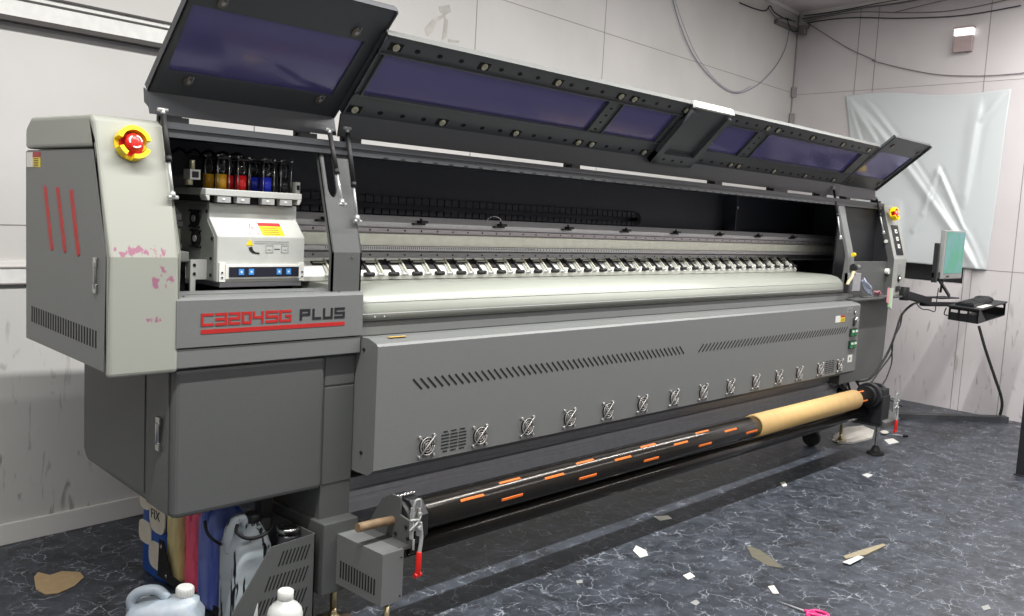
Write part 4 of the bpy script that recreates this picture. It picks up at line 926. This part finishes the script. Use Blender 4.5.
# foreground bottles
jug('plastic_jug', 1.205, 2.462, 0, .21, .125, .252, 'jug_clear', 'bottle_white', 'pale blue plastic jug with a white cap, on the floor before the ink jugs', rz=-.75, capdx=.055)
wb = thing('solvent_bottle', (1.405, 2.145, 0), 'round white bottle with a white screw cap, in front of the slotted rack panel', 'bottle')
bm = BM(); lathe(bm, [(.045,0),(.05,.006),(.05,.235),(.046,.25),(.036,.262),(.024,.27),(.021,.278)], (1.405,2.145,0), n=36); obj('body', bm, M['bottle_white'], wb)
bm = BM(); lathe(bm, [(.021,.278),(.0225,.28),(.0225,.302),(.019,.305)], (1.405,2.145,0)); obj('cap', bm, M['white'], wb)
bm = BM(); n = 12
a0 = -1.1; prism(bm, [(1.405+.0505*math.cos(a0+.1*i), 2.145+.0505*math.sin(a0+.1*i), .12) for i in range(8)]+[(1.405+.05*math.cos(a0+.1*i), 2.145+.05*math.sin(a0+.1*i), .12) for i in range(7,-1,-1)],
                 [(1.405+.0505*math.cos(a0+.1*i), 2.145+.0505*math.sin(a0+.1*i), .215) for i in range(8)]+[(1.405+.05*math.cos(a0+.1*i), 2.145+.05*math.sin(a0+.1*i), .215) for i in range(7,-1,-1)])
obj('label_patch', bm, M['pink'], wb, label='pink printed patch')
# folded white paper next to the bottle
a = Vector((1.30,2.235,0)); bm = BM(); prism(bm, [a+Vector((0,0,0)), a+Vector((.07,0,0)), a+Vector((.075,.004,.24))], [a+Vector((0,.004,0)), a+Vector((.07,.004,0)), a+Vector((.075,.008,.24))])
o = obj('paper_offcut', bm, M['bottle_white']); center(o); tag(o, 'white pointed paper offcut standing between the pale jug and the white bottle', 'paper')
k = on(146, 596, 'Z', .012); kt = thing('utility_knife', (k.x, k.y, 0), 'green utility knife with a pale sleeve on the floor behind the pale blue jug', 'knife')
d = (on(152,579,'Z',.02)-on(138,610,'Z',.02)).normalized(); s = Vector((-d.y, d.x, 0))
bm = BM(); c = Vector((k.x,k.y,.0)); prism(bm, [c-d*.07-s*.014, c+d*.01-s*.014, c+d*.01+s*.014, c-d*.07+s*.014], [q+Vector((0,0,.02)) for q in (c-d*.07-s*.014, c+d*.01-s*.014, c+d*.01+s*.014, c-d*.07+s*.014)]); obj('sleeve', bm, M['bottle_white'], kt, .004, label='pale sleeve')
bm = BM(); prism(bm, [c+d*.01-s*.012, c+d*.08-s*.009, c+d*.08+s*.009, c+d*.01+s*.012], [q+Vector((0,0,.018)) for q in (c+d*.01-s*.012, c+d*.08-s*.009, c+d*.08+s*.009, c+d*.01+s*.012)]); obj('grip', bm, M['green'], kt, .004, label='green grip')

# ---- monitor, arm, shelf
M['screen'] = None
m, n_, l_ = nt('lit_screen'); p_ = n_['Principled BSDF']; p_.inputs['Base Color'].default_value = (.02,.02,.02,1); p_.inputs['Roughness'].default_value = .25
tc = n_.new('ShaderNodeTexCoord'); no = n_.new('ShaderNodeTexNoise'); no.inputs['Scale'].default_value = 5; l_.new(tc.outputs['Object'], no.inputs['Vector'])
rp = n_.new('ShaderNodeValToRGB'); rp.color_ramp.elements[0].color = srgb(52,150,120); rp.color_ramp.elements[1].color = srgb(96,150,160); rp.color_ramp.elements[0].position = .45; rp.color_ramp.elements[1].position = .7
l_.new(no.outputs['Fac'], rp.inputs['Fac']); l_.new(rp.outputs['Color'], p_.inputs['Emission Color']); p_.inputs['Emission Strength'].default_value = 1.0; M['screen'] = m
mo = thing('monitor', (6.92, 2.22, .95), 'small flat monitor showing a green screen, above the black shelf by the right wall', 'monitor')
bm = BM(); box(bm, 6.715, 7.135, 2.20, 2.235, 1.105, 1.45); obj('casing', bm, M['dist'], mo, .006)
bm = BM(); box(bm, 6.738, 7.12, 2.1985, 2.20, 1.145, 1.438); obj('screen', bm, M['screen'], mo, label='green lit screen')
bm = BM(); box(bm, 6.82, 7.03, 2.235, 2.26, 1.16, 1.38, 0); box(bm, 6.80,6.86,2.1985,2.20,1.118,1.130,1); obj('back_cover', bm, [M['black'], M['text_black']], mo, .004)
bm = BM()
def bar(bm, p0, p1, w, t, mi=0):
    p0, p1 = Vector(p0), Vector(p1); d = (p1-p0).normalized(); a = Vector((1,0,0)) if abs(d.x) < .8 else Vector((0,1,0)); b = d.cross(a).normalized(); a = b.cross(d)
    r = lambda p: [p+a*w/2+b*t/2, p-a*w/2+b*t/2, p-a*w/2-b*t/2, p+a*w/2-b*t/2]
    prism(bm, r(p0), r(p1), mi)
bar(bm, (6.80,2.29,1.16), (6.98,2.22,.975), .03, .012); bar(bm, (6.92,2.25,1.20), (6.93,2.27,1.0), .02, .012); bar(bm, (6.80,2.27,.965), (7.02,2.22,.968), .12, .008)
obj('stand', bm, M['black'], mo)
bm = BM(); a = on(936.3,243,'X',6.62); b = on(934.5,281,'X',6.62); box(bm, 6.60, 6.63, a.y-.028, a.y+.005, b.z-.01, a.z); box(bm, 6.60, 6.86, a.y-.015, a.y+.005, b.z+.02, b.z+.06)
o = obj('mini_computer', bm, M['black'], None, .003); center(o); tag(o, 'narrow black box upright beside the left edge of the green monitor', 'computer')

Fp, Lp, Rp = on(979.4,309.5,'X',6.42), on(947.3,305,'X',6.50), on(1007.7,301.5,'X',7.02); Bp = Lp+Rp-Fp
dn = lambda v, z: Vector((v.x, v.y, v.z+z))
ks = thing('keyboard_shelf', (6.7, 2.05, .8), 'black metal shelf with an open rack, on an arm sticking out right of the printer', 'shelf')
bm = BM(); prism(bm, [dn(q,-.012) for q in (Fp,Rp,Bp,Lp)], [dn(q,0) for q in (Fp,Rp,Bp,Lp)]); obj('shelf_board', bm, M['black'], ks, .002)
bm = BM(); F2, L2_, R2, B2 = [q.lerp((Fp+Rp+Bp+Lp)/4, .06) for q in (Fp,Lp,Rp,Bp)]
bz = -.095
def lat(a, b, t): return a.lerp(b, t)
for a, b in ((F2,L2_),(R2,B2)):
    nn = 3
    e1 = (R2-F2).normalized()*.006
    for i in range(nn+1):
        t0 = i/nn*(1-.07); p, q = a.lerp(b,t0), a.lerp(b,t0+.07)
        prism(bm, [dn(p,bz), dn(q,bz), dn(q,bz)+e1, dn(p,bz)+e1], [dn(p,-.012), dn(q,-.012), dn(q,-.012)+e1, dn(p,-.012)+e1])
    for z0, z1 in ((bz,bz+.05),(-.026,-.012)):
        prism(bm, [dn(a,z0), dn(b,z0), dn(b,z0)+e1, dn(a,z0)+e1], [dn(a,z1), dn(b,z1), dn(b,z1)+e1, dn(a,z1)+e1])
prism(bm, [dn(q,bz-.004) for q in (F2,R2,B2,L2_)], [dn(q,bz) for q in (F2,R2,B2,L2_)])
e1 = (L2_-F2).normalized()*.006
prism(bm, [dn(F2,bz), dn(F2,bz)+e1, dn(F2.lerp(R2,.30),bz)+e1, dn(F2.lerp(R2,.30),bz)], [dn(F2,-.012), dn(F2,-.012)+e1, dn(F2.lerp(R2,.06),-.012)+e1, dn(F2.lerp(R2,.06),-.012)])
obj('rack', bm, M['black'], ks)
bm = BM(); bar(bm, (6.30,2.31,1.005), (6.56,2.22,.952), .05, .05); bar(bm, (6.50,2.24,.935), (6.95,2.16,.925), .04, .03); cyl(bm, (6.32,2.30,.96), (6.32,2.30,1.05), .03)
obj('swing_arm', bm, M['black'], ks, .002)
kc = (Fp+Lp)*.5; ex = (Rp-Fp).normalized(); ey = (Lp-Fp).normalized()
def flat(c, w, d, z0, z1, mi=0, bm=None):
    q = [c-ex*w/2-ey*d/2, c+ex*w/2-ey*d/2, c+ex*w/2+ey*d/2, c-ex*w/2+ey*d/2]; prism(bm, [dn(v,z0) for v in q], [dn(v,z1) for v in q], mi)
cen = Fp.lerp(Bp, .5)
bm = BM(); flat(cen-ex*.06+ey*.01, .38, .14, .0005, .018, 0, bm)
for i in range(4):
    for j in range(12): flat(cen-ex*.06+ey*.01+ex*(-.165+.03*j)+ey*(-.048+.03*i), .024, .022, .018, .024, 1, bm)
o = obj('keyboard', bm, [M['black'], M['text_black']]); center(o); tag(o, 'black keyboard lying on the shelf under the monitor', 'keyboard')
bm = BM(); c = cen+ex*.20+ey*.03
for i, (r, h) in enumerate(((.05,.0005),(.052,.012),(.045,.022),(.03,.03))): pass
lathe(bm, [(.06,.001),(.062,.012),(.055,.022),(.035,.030)], c, n=20); o = obj('headset_cup', bm, M['rubber']); o.name = 'computer_mouse'; center(o); tag(o, 'rounded black mouse at the wall end of the shelf', 'mouse')
bm = BM(); c = Fp.lerp(Rp,.30)+ey*.03; flat(c, .20, .05, .0005, .0025, 0, bm); o = obj('paper_note', bm, M['white']); center(o); tag(o, 'white paper strip lying at the front edge of the black shelf', 'paper')
bm = BM(); c = dn(Fp.lerp(Rp,.10)+ey*.03, bz); prism(bm, [c, c+ex*.09, c+ex*.10+ey*.03, c+ey*.03], [dn(c,.012), dn(c+ex*.09,.012), dn(c+ex*.10+ey*.03,.02), dn(c+ey*.03,.02)]); o = obj('rag', bm, M['bottle_white'], None, .004); center(o); tag(o, 'small white rag on the lower tier of the black shelf', 'rag')

# clutter on the far ledge
def lump(name, c, r, m, label, cat, sc=(1,1,1), seed=1, amp=.35):
    bm = BM(); bmesh.ops.create_icosphere(bm, subdivisions=3, radius=r); rnd = random.Random(seed)
    ks_ = [(Vector((rnd.uniform(-1,1),rnd.uniform(-1,1),rnd.uniform(-1,1)))*9/r*.1, rnd.uniform(0,6)) for _ in range(7)]
    for v in bm.verts:
        f = 1+amp*sum(math.sin(v.co.dot(a)+b) for a, b in ks_)/4
        v.co = Vector((v.co.x*f*sc[0], v.co.y*f*sc[1], v.co.z*f*sc[2]))
    mz = min(v.co.z for v in bm.verts)
    for v in bm.verts: v.co = v.co+Vector((c[0], c[1], c[2]-mz))
    for f in bm.faces: f.smooth = True
    o = obj(name, bm, m); center(o); tag(o, label, cat); return o
M['rag_blue'] = mat('pale_blue_cloth', srgb(176,184,204), .8, bump=.4)
M['rag_pink'] = mat('dusty_pink_cloth', srgb(150,104,112), .8)
def crumple(c, L, w, h, lean, m, label, seed):
    """a loosely rolled, folded piece of cloth lying along X and leaning"""
    bm = BM(); rnd = random.Random(seed); n, k = 14, 18; rings = []
    for i in range(n+1):
        t = i/n; r = w*(.35+.65*math.sin(PI*min(1, t*1.1+.05))**.7); ring = []
        for j in range(k):
            a = 2*PI*j/k; f = 1+.35*math.sin(3*a+t*5+seed)+.2*math.sin(7*a-t*9)+rnd.uniform(-.06,.06)
            ring.append(bm.verts.new((c[0]+L*(t-.5)+.004*math.sin(a*2), c[1]+r*f*math.cos(a)*.7, c[2]+h*.5+lean*(.5-t)+r*f*math.sin(a)*h/w*.5)))
        rings.append(ring)
    for p, q in zip(rings, rings[1:]):
        for j in range(k): face(bm, (p[j], p[(j+1)%k], q[(j+1)%k], q[j]), 0, True)
    face(bm, rings[0][::-1]); face(bm, rings[-1]); o = obj('rag', bm, m); center(o); tag(o, label, 'rag', 'rags on the far ledge')
crumple((5.80,2.345,1.03), .15, .028, .045, .10, M['rag_blue'], 'crumpled pale blue cloth leaning on the far ledge of the printer', 3)
crumple((5.95,2.335,1.0), .12, .022, .03, .01, M['rag_pink'], 'dull pink scrap of cloth beside the pale blue cloth on the far ledge', 5)
bm = BM(); p = on(889,293,'Y',2.285)
for i, (mi, z0, z1) in enumerate(((0,-.06,.035),(1,-.09,.03),(2,-.10,.03))): x = p.x-.03+.03*i; prismY(bm, [(x,p.z+z0),(x+.03,p.z+z0-.01),(x+.03,p.z+z1),(x,p.z+z1)], 2.28, 2.286+.002*i, mi)
M['mint'] = mat('mint_card', srgb(170,214,160), .6); M['rose'] = mat('rose_card', srgb(214,150,160), .6)
o = obj('colour_card', bm, [M['rose'], M['mint'], M['bottle_white']]); center(o); tag(o, 'pink and mint coloured cards hanging at the end of the far ledge', 'card')
bm = BM(); box(bm, 5.70, 5.82, 2.315, 2.35, .991, 1.0); o = obj('metal_offcut', bm, M['steel'], None, .001); center(o); tag(o, 'flat steel strip on the far ledge, left of the pale blue cloth', 'offcut')

# ---- cables
def cable(pts, r, label, m='rubber', name='cable', k=6, group=None):
    bm = BM(); tube(bm, pts, r, n=8, k=k); o = obj(name, bm, M[m]); center(o); tag(o, label, 'cable', 'cables of the printer and the walls'); return o
g = lambda x, y: (780+x/3.848, 240+y/3.848)
cable([on(*g(*q), 'Y', 2.30) for q in ((560,240),(515,245),(470,285),(450,340),(430,400),(400,460),(350,530),(300,545))], .008, 'thick black cable hanging from the shelf arm back towards the printer')
cable([on(*g(*q), 'Y', 2.28) for q in ((470,280),(462,330),(435,385),(428,440),(385,500),(345,560),(330,600))], .005, 'thinner black cable crossing the thick one below the shelf arm')
cable([on(*g(*q), 'Y', 2.27) for q in ((455,330),(432,400),(430,470),(410,530),(395,560),(408,600),(440,625),(470,640))], .0045, 'black cable that curls to the floor right of the take-up bearing')
cable([on(*g(*q), 'Y', 2.2) for q in ((525,245),(545,265),(570,268),(595,275),(600,250),(610,185))], .0035, 'thin black cable looped beneath the shelf arm')
cable([on(*g(*q), 'X', 6.42) for q in ((640,260),(632,285),(650,290))], .004, 'short black lead at the left edge of the rack')
cable([on(*q, 'X', 7.66) for q in ((978.8,325.8),(985.3,349),(995.7,380),(1001,396),(1002,406),(1000,415))], .011, 'thick black cable dropping from the shelf down the right wall')
XW = lambda px, py, d=.012: (lambda p: Vector((right_x(p.y)-d, p.y, p.z)))(on(px, py, 'X', 7.93))
YW = lambda px, py, d=.012: (lambda p: Vector((p.x, back_y(p.x)-d, p.z)))(on(px, py, 'Y', 4.06))
h = lambda x, y: (740+x/3.606, y/3.606)
M['cable_dark'] = mat('dark_grey_cable', srgb(62,58,62), .6); M['cable_grey'] = mat('grey_cable', srgb(118,112,114), .6); M['cable_blue'] = mat('blue_grey_cable', srgb(120,122,150), .6)
cable([XW(*h(*q)) for q in ((225,75),(340,62),(430,60),(560,65),(700,64),(800,60),(900,48),(1024,28))], .005, 'lowest dark cable sagging along the top of the right wall', 'cable_dark')
cable([XW(*h(*q), .02) for q in ((215,70),(330,50),(430,40),(560,45),(700,46),(800,38),(900,22),(1024,-4))], .004, 'second dark cable sagging along the top of the right wall', 'cable_grey')
cable([XW(*h(*q), .03) for q in ((210,62),(300,50),(430,28),(560,14),(650,0),(700,-8))], .007, 'thick grey cable climbing to the ceiling right of the corner', 'cable_grey')
cable([XW(*h(*q), .03) for q in ((215,50),(300,42),(430,22),(500,10),(600,-4))], .004, 'topmost cable under the ceiling edge right of the corner', 'rubber')
cable([XW(*h(*q), .015) for q in ((560,42),(640,25),(700,12),(750,2))], .003, 'short thin cable rising between the two sagging ones', 'cable_grey')
cable([XW(*h(*q)) for q in ((225,75),(300,122),(390,175),(480,215))]+[XW(760+x/3.848, y/3.848) for x, y in ((430,232),(560,265),(700,290),(860,296),(1000,290),(1030,286))], .0035, 'long thin cable drooping from the corner across the right wall', 'cable_grey')
cable([YW(*h(*q)) for q in ((0,10),(50,28),(100,38))]+[YW(*h(*q), .02) for q in ((115,20),(130,40),(165,62),(190,70),(215,75))], .005, 'dark cable running along the ceiling edge of the back wall to the corner', 'rubber')
cable([YW(*h(*q), .03) for q in ((105,30),(135,62),(160,66),(180,64),(205,75),(215,78))], .004, 'cable looped in front of the corner junction', 'cable_grey')
cable([XW(*h(*q), .04) if q[0] > 214 else YW(*h(*q), .04) for q in ((175,65),(185,95),(200,112),(212,112),(230,100),(238,80))], .004, 'small cable loop hanging in the corner', 'rubber')
cable([YW(*q) for q in ((667,0),(675,25),(690,56),(712,80),(735,93),(758,86),(778,68),(790,48),(794,30))], .003, 'thin bluish cable hanging in a wide arc on the back wall', 'cable_blue')
cable([YW(*q, .016) for q in ((669,0),(679,27),(694,57),(716,82),(736,92),(752,86))], .0018, 'second very thin wire beside the bluish cable on the back wall', 'cable_blue')
bm = BM(); bseg(bm, 7.55, 8.0, 3.20, 3.24, 0, .035); prismZ(bm, [(7.93,4.0),(7.99,4.0),(7.99,4.06),(7.93,4.06)], 3.17, 3.25); o = obj('junction_box', bm, M['cable_grey'], None, .004); center(o); tag(o, 'small grey junction strip in the corner where the cables meet', 'junction box')

# wall bracket; its bright reflection is made as a glowing plate, no lamp
w1 = [XW(*q, .0) for q in ((958,30),(977,29))]; y0, y1 = w1[1].y, w1[0].y; zt = w1[0].z
wt = thing('wall_bracket', (right_x((y0+y1)/2)-.04, (y0+y1)/2, zt-.20), 'small bracket box with a glowing plate near the top of the right wall', 'bracket')
m, n_, l_ = nt('glint_glow'); n_['Principled BSDF'].inputs['Emission Color'].default_value = (1,.97,.9,1); n_['Principled BSDF'].inputs['Emission Strength'].default_value = 1.1; M['lit'] = m
bm = BM(); rseg(bm, y0, y1, zt-.19, zt-.065, -.05, 0); rseg(bm, y0-.004, y1+.006, zt-.006, zt+.004, -.07, 0); obj('housing', bm, M['rose'], wt, .003).data.materials[0] = mat('faded_housing', srgb(176,158,156), .6)
bm = BM(); rseg(bm, y0, y1, zt-.06, zt-.008, -.06, -.005); obj('glint_plate', bm, M['lit'], wt, label='bright plate, its reflection made to glow')

# plastic sheet on the right wall
def sheet():
    bm = BM(); NU, NV = 120, 120; g_ = []
    P4 = [XW(843,95), XW(1014,92), XW(990,270), XW(860,258)]
    Yr = {}
    def sg(d, w): return math.exp(-(d/w)**2)
    rnd = random.Random(4); wv = [(rnd.uniform(2,9), rnd.uniform(2,9), rnd.uniform(0,6), rnd.uniform(.2,1)) for _ in range(10)]
    def seg(p, a, b):
        ax, ay = a; bx, by = b; L = math.hypot(bx-ax, by-ay); ux, uy = (bx-ax)/L, (by-ay)/L
        dx, dy = p[0]-ax, p[1]-ay; t = (dx*ux+dy*uy)/L; d = dx*-uy+dy*ux; return t, d
    F = [((.04,.04),(.93,1.0),.040,.020),((.10,.0),(.86,.90),.024,.016),((.62,.44),(.52,.70),.030,.012),((.62,.44),(.80,.76),.034,.012),((.80,.76),(.97,.99),.02,.02),((.84,.05),(.80,.62),.035,.022),((.97,.02),(.86,.16),.035,.012),((.02,.02),(.20,.30),.03,.018),((.34,.66),(.30,.98),.02,.03),((.52,.70),(.44,.82),.02,.012),((.03,.1),(.10,.35),.02,.012)]
    for j in range(NV+1):
        v = j/NV; row = []
        for i in range(NU+1):
            u = i/NU
            ue = u
            A_ = P4[0].lerp(P4[1], ue); B_ = P4[3].lerp(P4[2], ue); q = A_.lerp(B_, v)
            h_ = .008+.006*sum(a*math.sin(u*fu+v*fv+ph) for fu, fv, ph, a in wv)/3
            for a, b, amp, w in F:
                t, d = seg((u,v), a, b); fade = max(0, min(1, t*6+.6))*max(0, min(1, (1-t)*6+.6))
                h_ += amp*.32*fade*((sg(d,w*.7) if d < 0 else sg(d,w*2.2))-.3*sg(d+1.8*w,w))
            h_ *= min(1, 4*(v+.06), 5*(u+.1)); h_ = max(h_, .003)
            yy = q.y
            row.append(bm.verts.new((right_x(yy)-.004-h_*1.6, yy, q.z+(.02*math.sin(u*7)*(1-v)))))
        g_.append(row)
    for j in range(NV):
        for i in range(NU): face(bm, (g_[j][i], g_[j][i+1], g_[j+1][i+1], g_[j+1][i]), 0, True)
    return bm
M['sheet'] = mat('white_plastic_sheet', srgb(210,216,217), .3, noise=.01, scale=2)
o = obj('plastic_sheet', sheet(), M['sheet']); so = o.modifiers.new('s', 'SOLIDIFY'); so.thickness = .001; so.offset = 0; center(o)
tag(o, 'creased white plastic sheet hung on the right wall behind the monitor', 'plastic sheet')

# ---- floor things
def flatpoly(name, pts, z, th, m, label, cat):
    bm = BM(); prism(bm, [Vector((p.x,p.y,z)) for p in pts], [Vector((p.x,p.y,z+th)) for p in pts]); o = obj(name, bm, m); center(o); tag(o, label, cat, 'paper scraps on the floor' if name == 'paper_scrap' else None); return o
f0_ = lambda *q: [on(x, y, 'Z', 0) for x, y in q]
a, b = on(886,418.0,'Z',0), on(1006,421.5,'Z',0); d = (b-a).normalized(); s = Vector((-d.y,d.x,0)); a = a-d*.35
bm = BM(); sec = [(-.03,0),(-.03,.040),(.025,.044),(.025,0)]; prism(bm, [a+s*u+Vector((0,0,w)) for u, w in sec], [b+s*u+Vector((0,0,w)) for u, w in sec]); o = obj('metal_bar', bm, M['bar_paint']); center(o); tag(o, 'long dark grey metal bar lying on the floor along the right wall', 'bar')
bm = BM(); box(bm, 6.03, 6.075, 1.395, 1.44, 0, 1.05); box(bm, 6.02, 6.085, 1.385, 1.45, 0, .006); o = obj('steel_post', bm, M['black'], None, .002); center(o); tag(o, 'black upright post at the right edge, standing on the floor', 'post')
flatpoly('cardboard_piece', f0_((34,578),(38,573),(50,576),(62,572),(80,573),(84,578),(74,587),(58,594),(45,595),(36,590)), .001, .003, mat('brown_cardboard', srgb(176,152,114), .8), 'brown torn piece of cardboard on the floor left of the jugs', 'cardboard')
flatpoly('wood_offcut', f0_((843,557.5),(846,560),(866,556),(886,546.5),(883,545),(862,551)), .001, .006, mat('pale_wood', srgb(150,140,116), .7), 'thin brown wooden strip on the open floor at the right', 'wood strip')
flatpoly('paper_label', f0_((842,564),(858,557.5),(864,559),(850,566.5)), .008, .001, M['bottle_white'], 'white paper rectangle touching the end of the wooden strip', 'paper')
for pts, lab in ((((636,546),(646,551),(648,556),(640,558),(633,551)), 'crumpled cream scrap in front of the shadow band, left of centre'),
                 (((683,576),(690,573),(695,577),(688,580)), 'small cream square scrap left of the pink scissors, nearest to it'),
                 (((654,517),(668,516),(672,519),(660,521)), 'pale torn paper lying on the dark shadow band'),):
    flatpoly('paper_scrap', f0_(*pts), .001, .002, M['cream'], lab, 'paper')
flatpoly('paper_scrap', f0_((862,475),(867,473.5),(873,475),(868,478)), .001, .001, M['bottle_white'], 'pale scrap on the floor just in front of the far support leg', 'paper')
flatpoly('paper_card', f0_((884,440),(893,438.5),(899,442.5),(889,444.5)), .001, .001, M['white'], 'white card on the floor right of the far support leg', 'card')
flatpoly('paper_scrap', f0_((768,587),(774,586),(779,594),(773,594)), .001, .002, M['cream'], 'torn cream scrap just left of the scissors blade', 'paper')
flatpoly('paper_scrap', f0_((780,483),(785,482),(787,486),(783,487)), .001, .002, M['cream'], 'tiny pale scrap beside the far part of the shadow band', 'paper')
flatpoly('paper_scrap', f0_((690,603),(696,600),(700,603),(696,606)), .001, .001, M['dist'], 'greyish scrap low on the floor between the cream square and the frame edge', 'paper')
flatpoly('paper_scrap', f0_((576,581),(582,580),(583,583),(577,584)), .001, .001, M['dist'], 'tiny grey scrap leftmost on the open floor', 'paper')
flatpoly('paper_scrap', f0_((981,607),(988,605),(991,609),(984,611)), .001, .001, M['dist'], 'small pale scrap in the lower right corner of the floor', 'paper')
flatpoly('dried_stain', f0_((746,545),(760,550),(776,561),(782,568),(768,566),(752,557)), .0004, .0006, mat('tan_stain', srgb(96,92,78), .7), 'tan dried smear on the floor between the shadow band and the wooden strip', 'stain')
M['cloth_white'] = mat('white_cloth', srgb(200,196,188), .9, bump=.4)
pts = f0_((833,438),(845,429),(862,427),(874,432),(872,439),(852,444),(838,444))
flatpoly('floor_cloth', pts, .001, .012, M['cloth_white'], 'whitish cloth spread under the far feet of the printer', 'cloth')
lump('wad', tuple(on(884,434,'Z',0)), .03, M['cloth_white'], 'small white crumpled wad right of the far support leg', 'paper', (1.6,1,.5), 9)
# screwdriver, scissors
a, b = on(891,434.5,'Z',.008), on(908,436,'Z',.008); st = thing('screwdriver', (a.x, a.y, 0), 'thin black-handled screwdriver on the floor right of the far support leg', 'screwdriver')
bm = BM(); cyl(bm, a, a.lerp(b,.72), .004, n=8); obj('shank', bm, M['darkalu'], st); bm = BM(); cyl(bm, a.lerp(b,.7), b, .008, n=10); obj('grip', bm, M['rubber'], st)
a, b, c = on(777,600.5,'Z',.006), on(806,611,'Z',.006), on(830,616,'Z',.006); sc = thing('scissors', (b.x, b.y, 0), 'scissors with dark blades and bright pink handles on the floor', 'scissors')
d = (b-a).normalized(); s = Vector((-d.y,d.x,0)); bm = BM(); prism(bm, [a-Vector((0,0,.004)), b-s*.007-Vector((0,0,.004)), b+s*.007-Vector((0,0,.004))], [a, b-s*.007, b+s*.007]); obj('blade', bm, M['darkalu'], sc)
for sg_ in (-1, 1):
    cc = b+d*.045+s*sg_*.022; bm = BM(); tube(bm, [b-d*.005, b+d*.01+s*sg_*.006]+[cc+d*(-.030*math.cos(t*PI/5))+s*(sg_*-.018*math.sin(t*PI/5)) for t in range(0,11)], .006, n=8, k=3); obj('handle_loop', bm, M['pink'], sc, label='pink handle loop')

# scuffed patch on the back wall above the lids
bm = BM()
for a in (((430,8),(441,6),(443,13),(436,17),(431,13)), ((424,20),(436,15),(437,18),(428,23),(424,33),(418,38),(415,30)), ((436,18),(440,22),(438,38),(433,42),(435,28)), ((440,40),(452,42),(450,44),(440,43))):
    pts = [on(x, y, 'Y', 3.98) for x, y in a]; prism(bm, [Vector((p.x, back_y(p.x)-.001, p.z)) for p in pts], [Vector((p.x, back_y(p.x)+.001, p.z)) for p in pts])
struct('trim_6', bm, M['wall_scuff'])

# ================================================================== LIGHT
def area(x0, x1, y, z, w, power, col=(1,.985,.96), dirn=None):
    ld = bpy.data.lights.new('strip_or_fill_light', 'AREA'); ld.shape = 'RECTANGLE'; ld.size = x1-x0; ld.size_y = w; ld.energy = power; ld.color = col
    o = bpy.data.objects.new('strip_or_fill_light', ld); COL.objects.link(o); o.location = ((x0+x1)/2, y, z); return o
area(-.8, 7.3, 1.46, 3.30, .05, 325)
area(-1.5, 7.0, -1.7, 3.30, .15, 140)  # unseen front fill row, added to light the beam and cover
area(-2.2, -.9, .6, 3.30, .6, 26)  # unseen fill, added to brighten the left-facing sides
w = bpy.data.worlds.new('world'); S.world = w; w.use_nodes = True; w.node_tree.nodes['Background'].inputs[0].default_value = (.8,.85,.9,1); w.node_tree.nodes['Background'].inputs[1].default_value = .03
S.view_settings.view_transform = 'Standard'; S.view_settings.look = 'None'; S.view_settings.gamma = 1; S.view_settings.use_curve_mapping = False
S.view_settings.exposure = 0.0
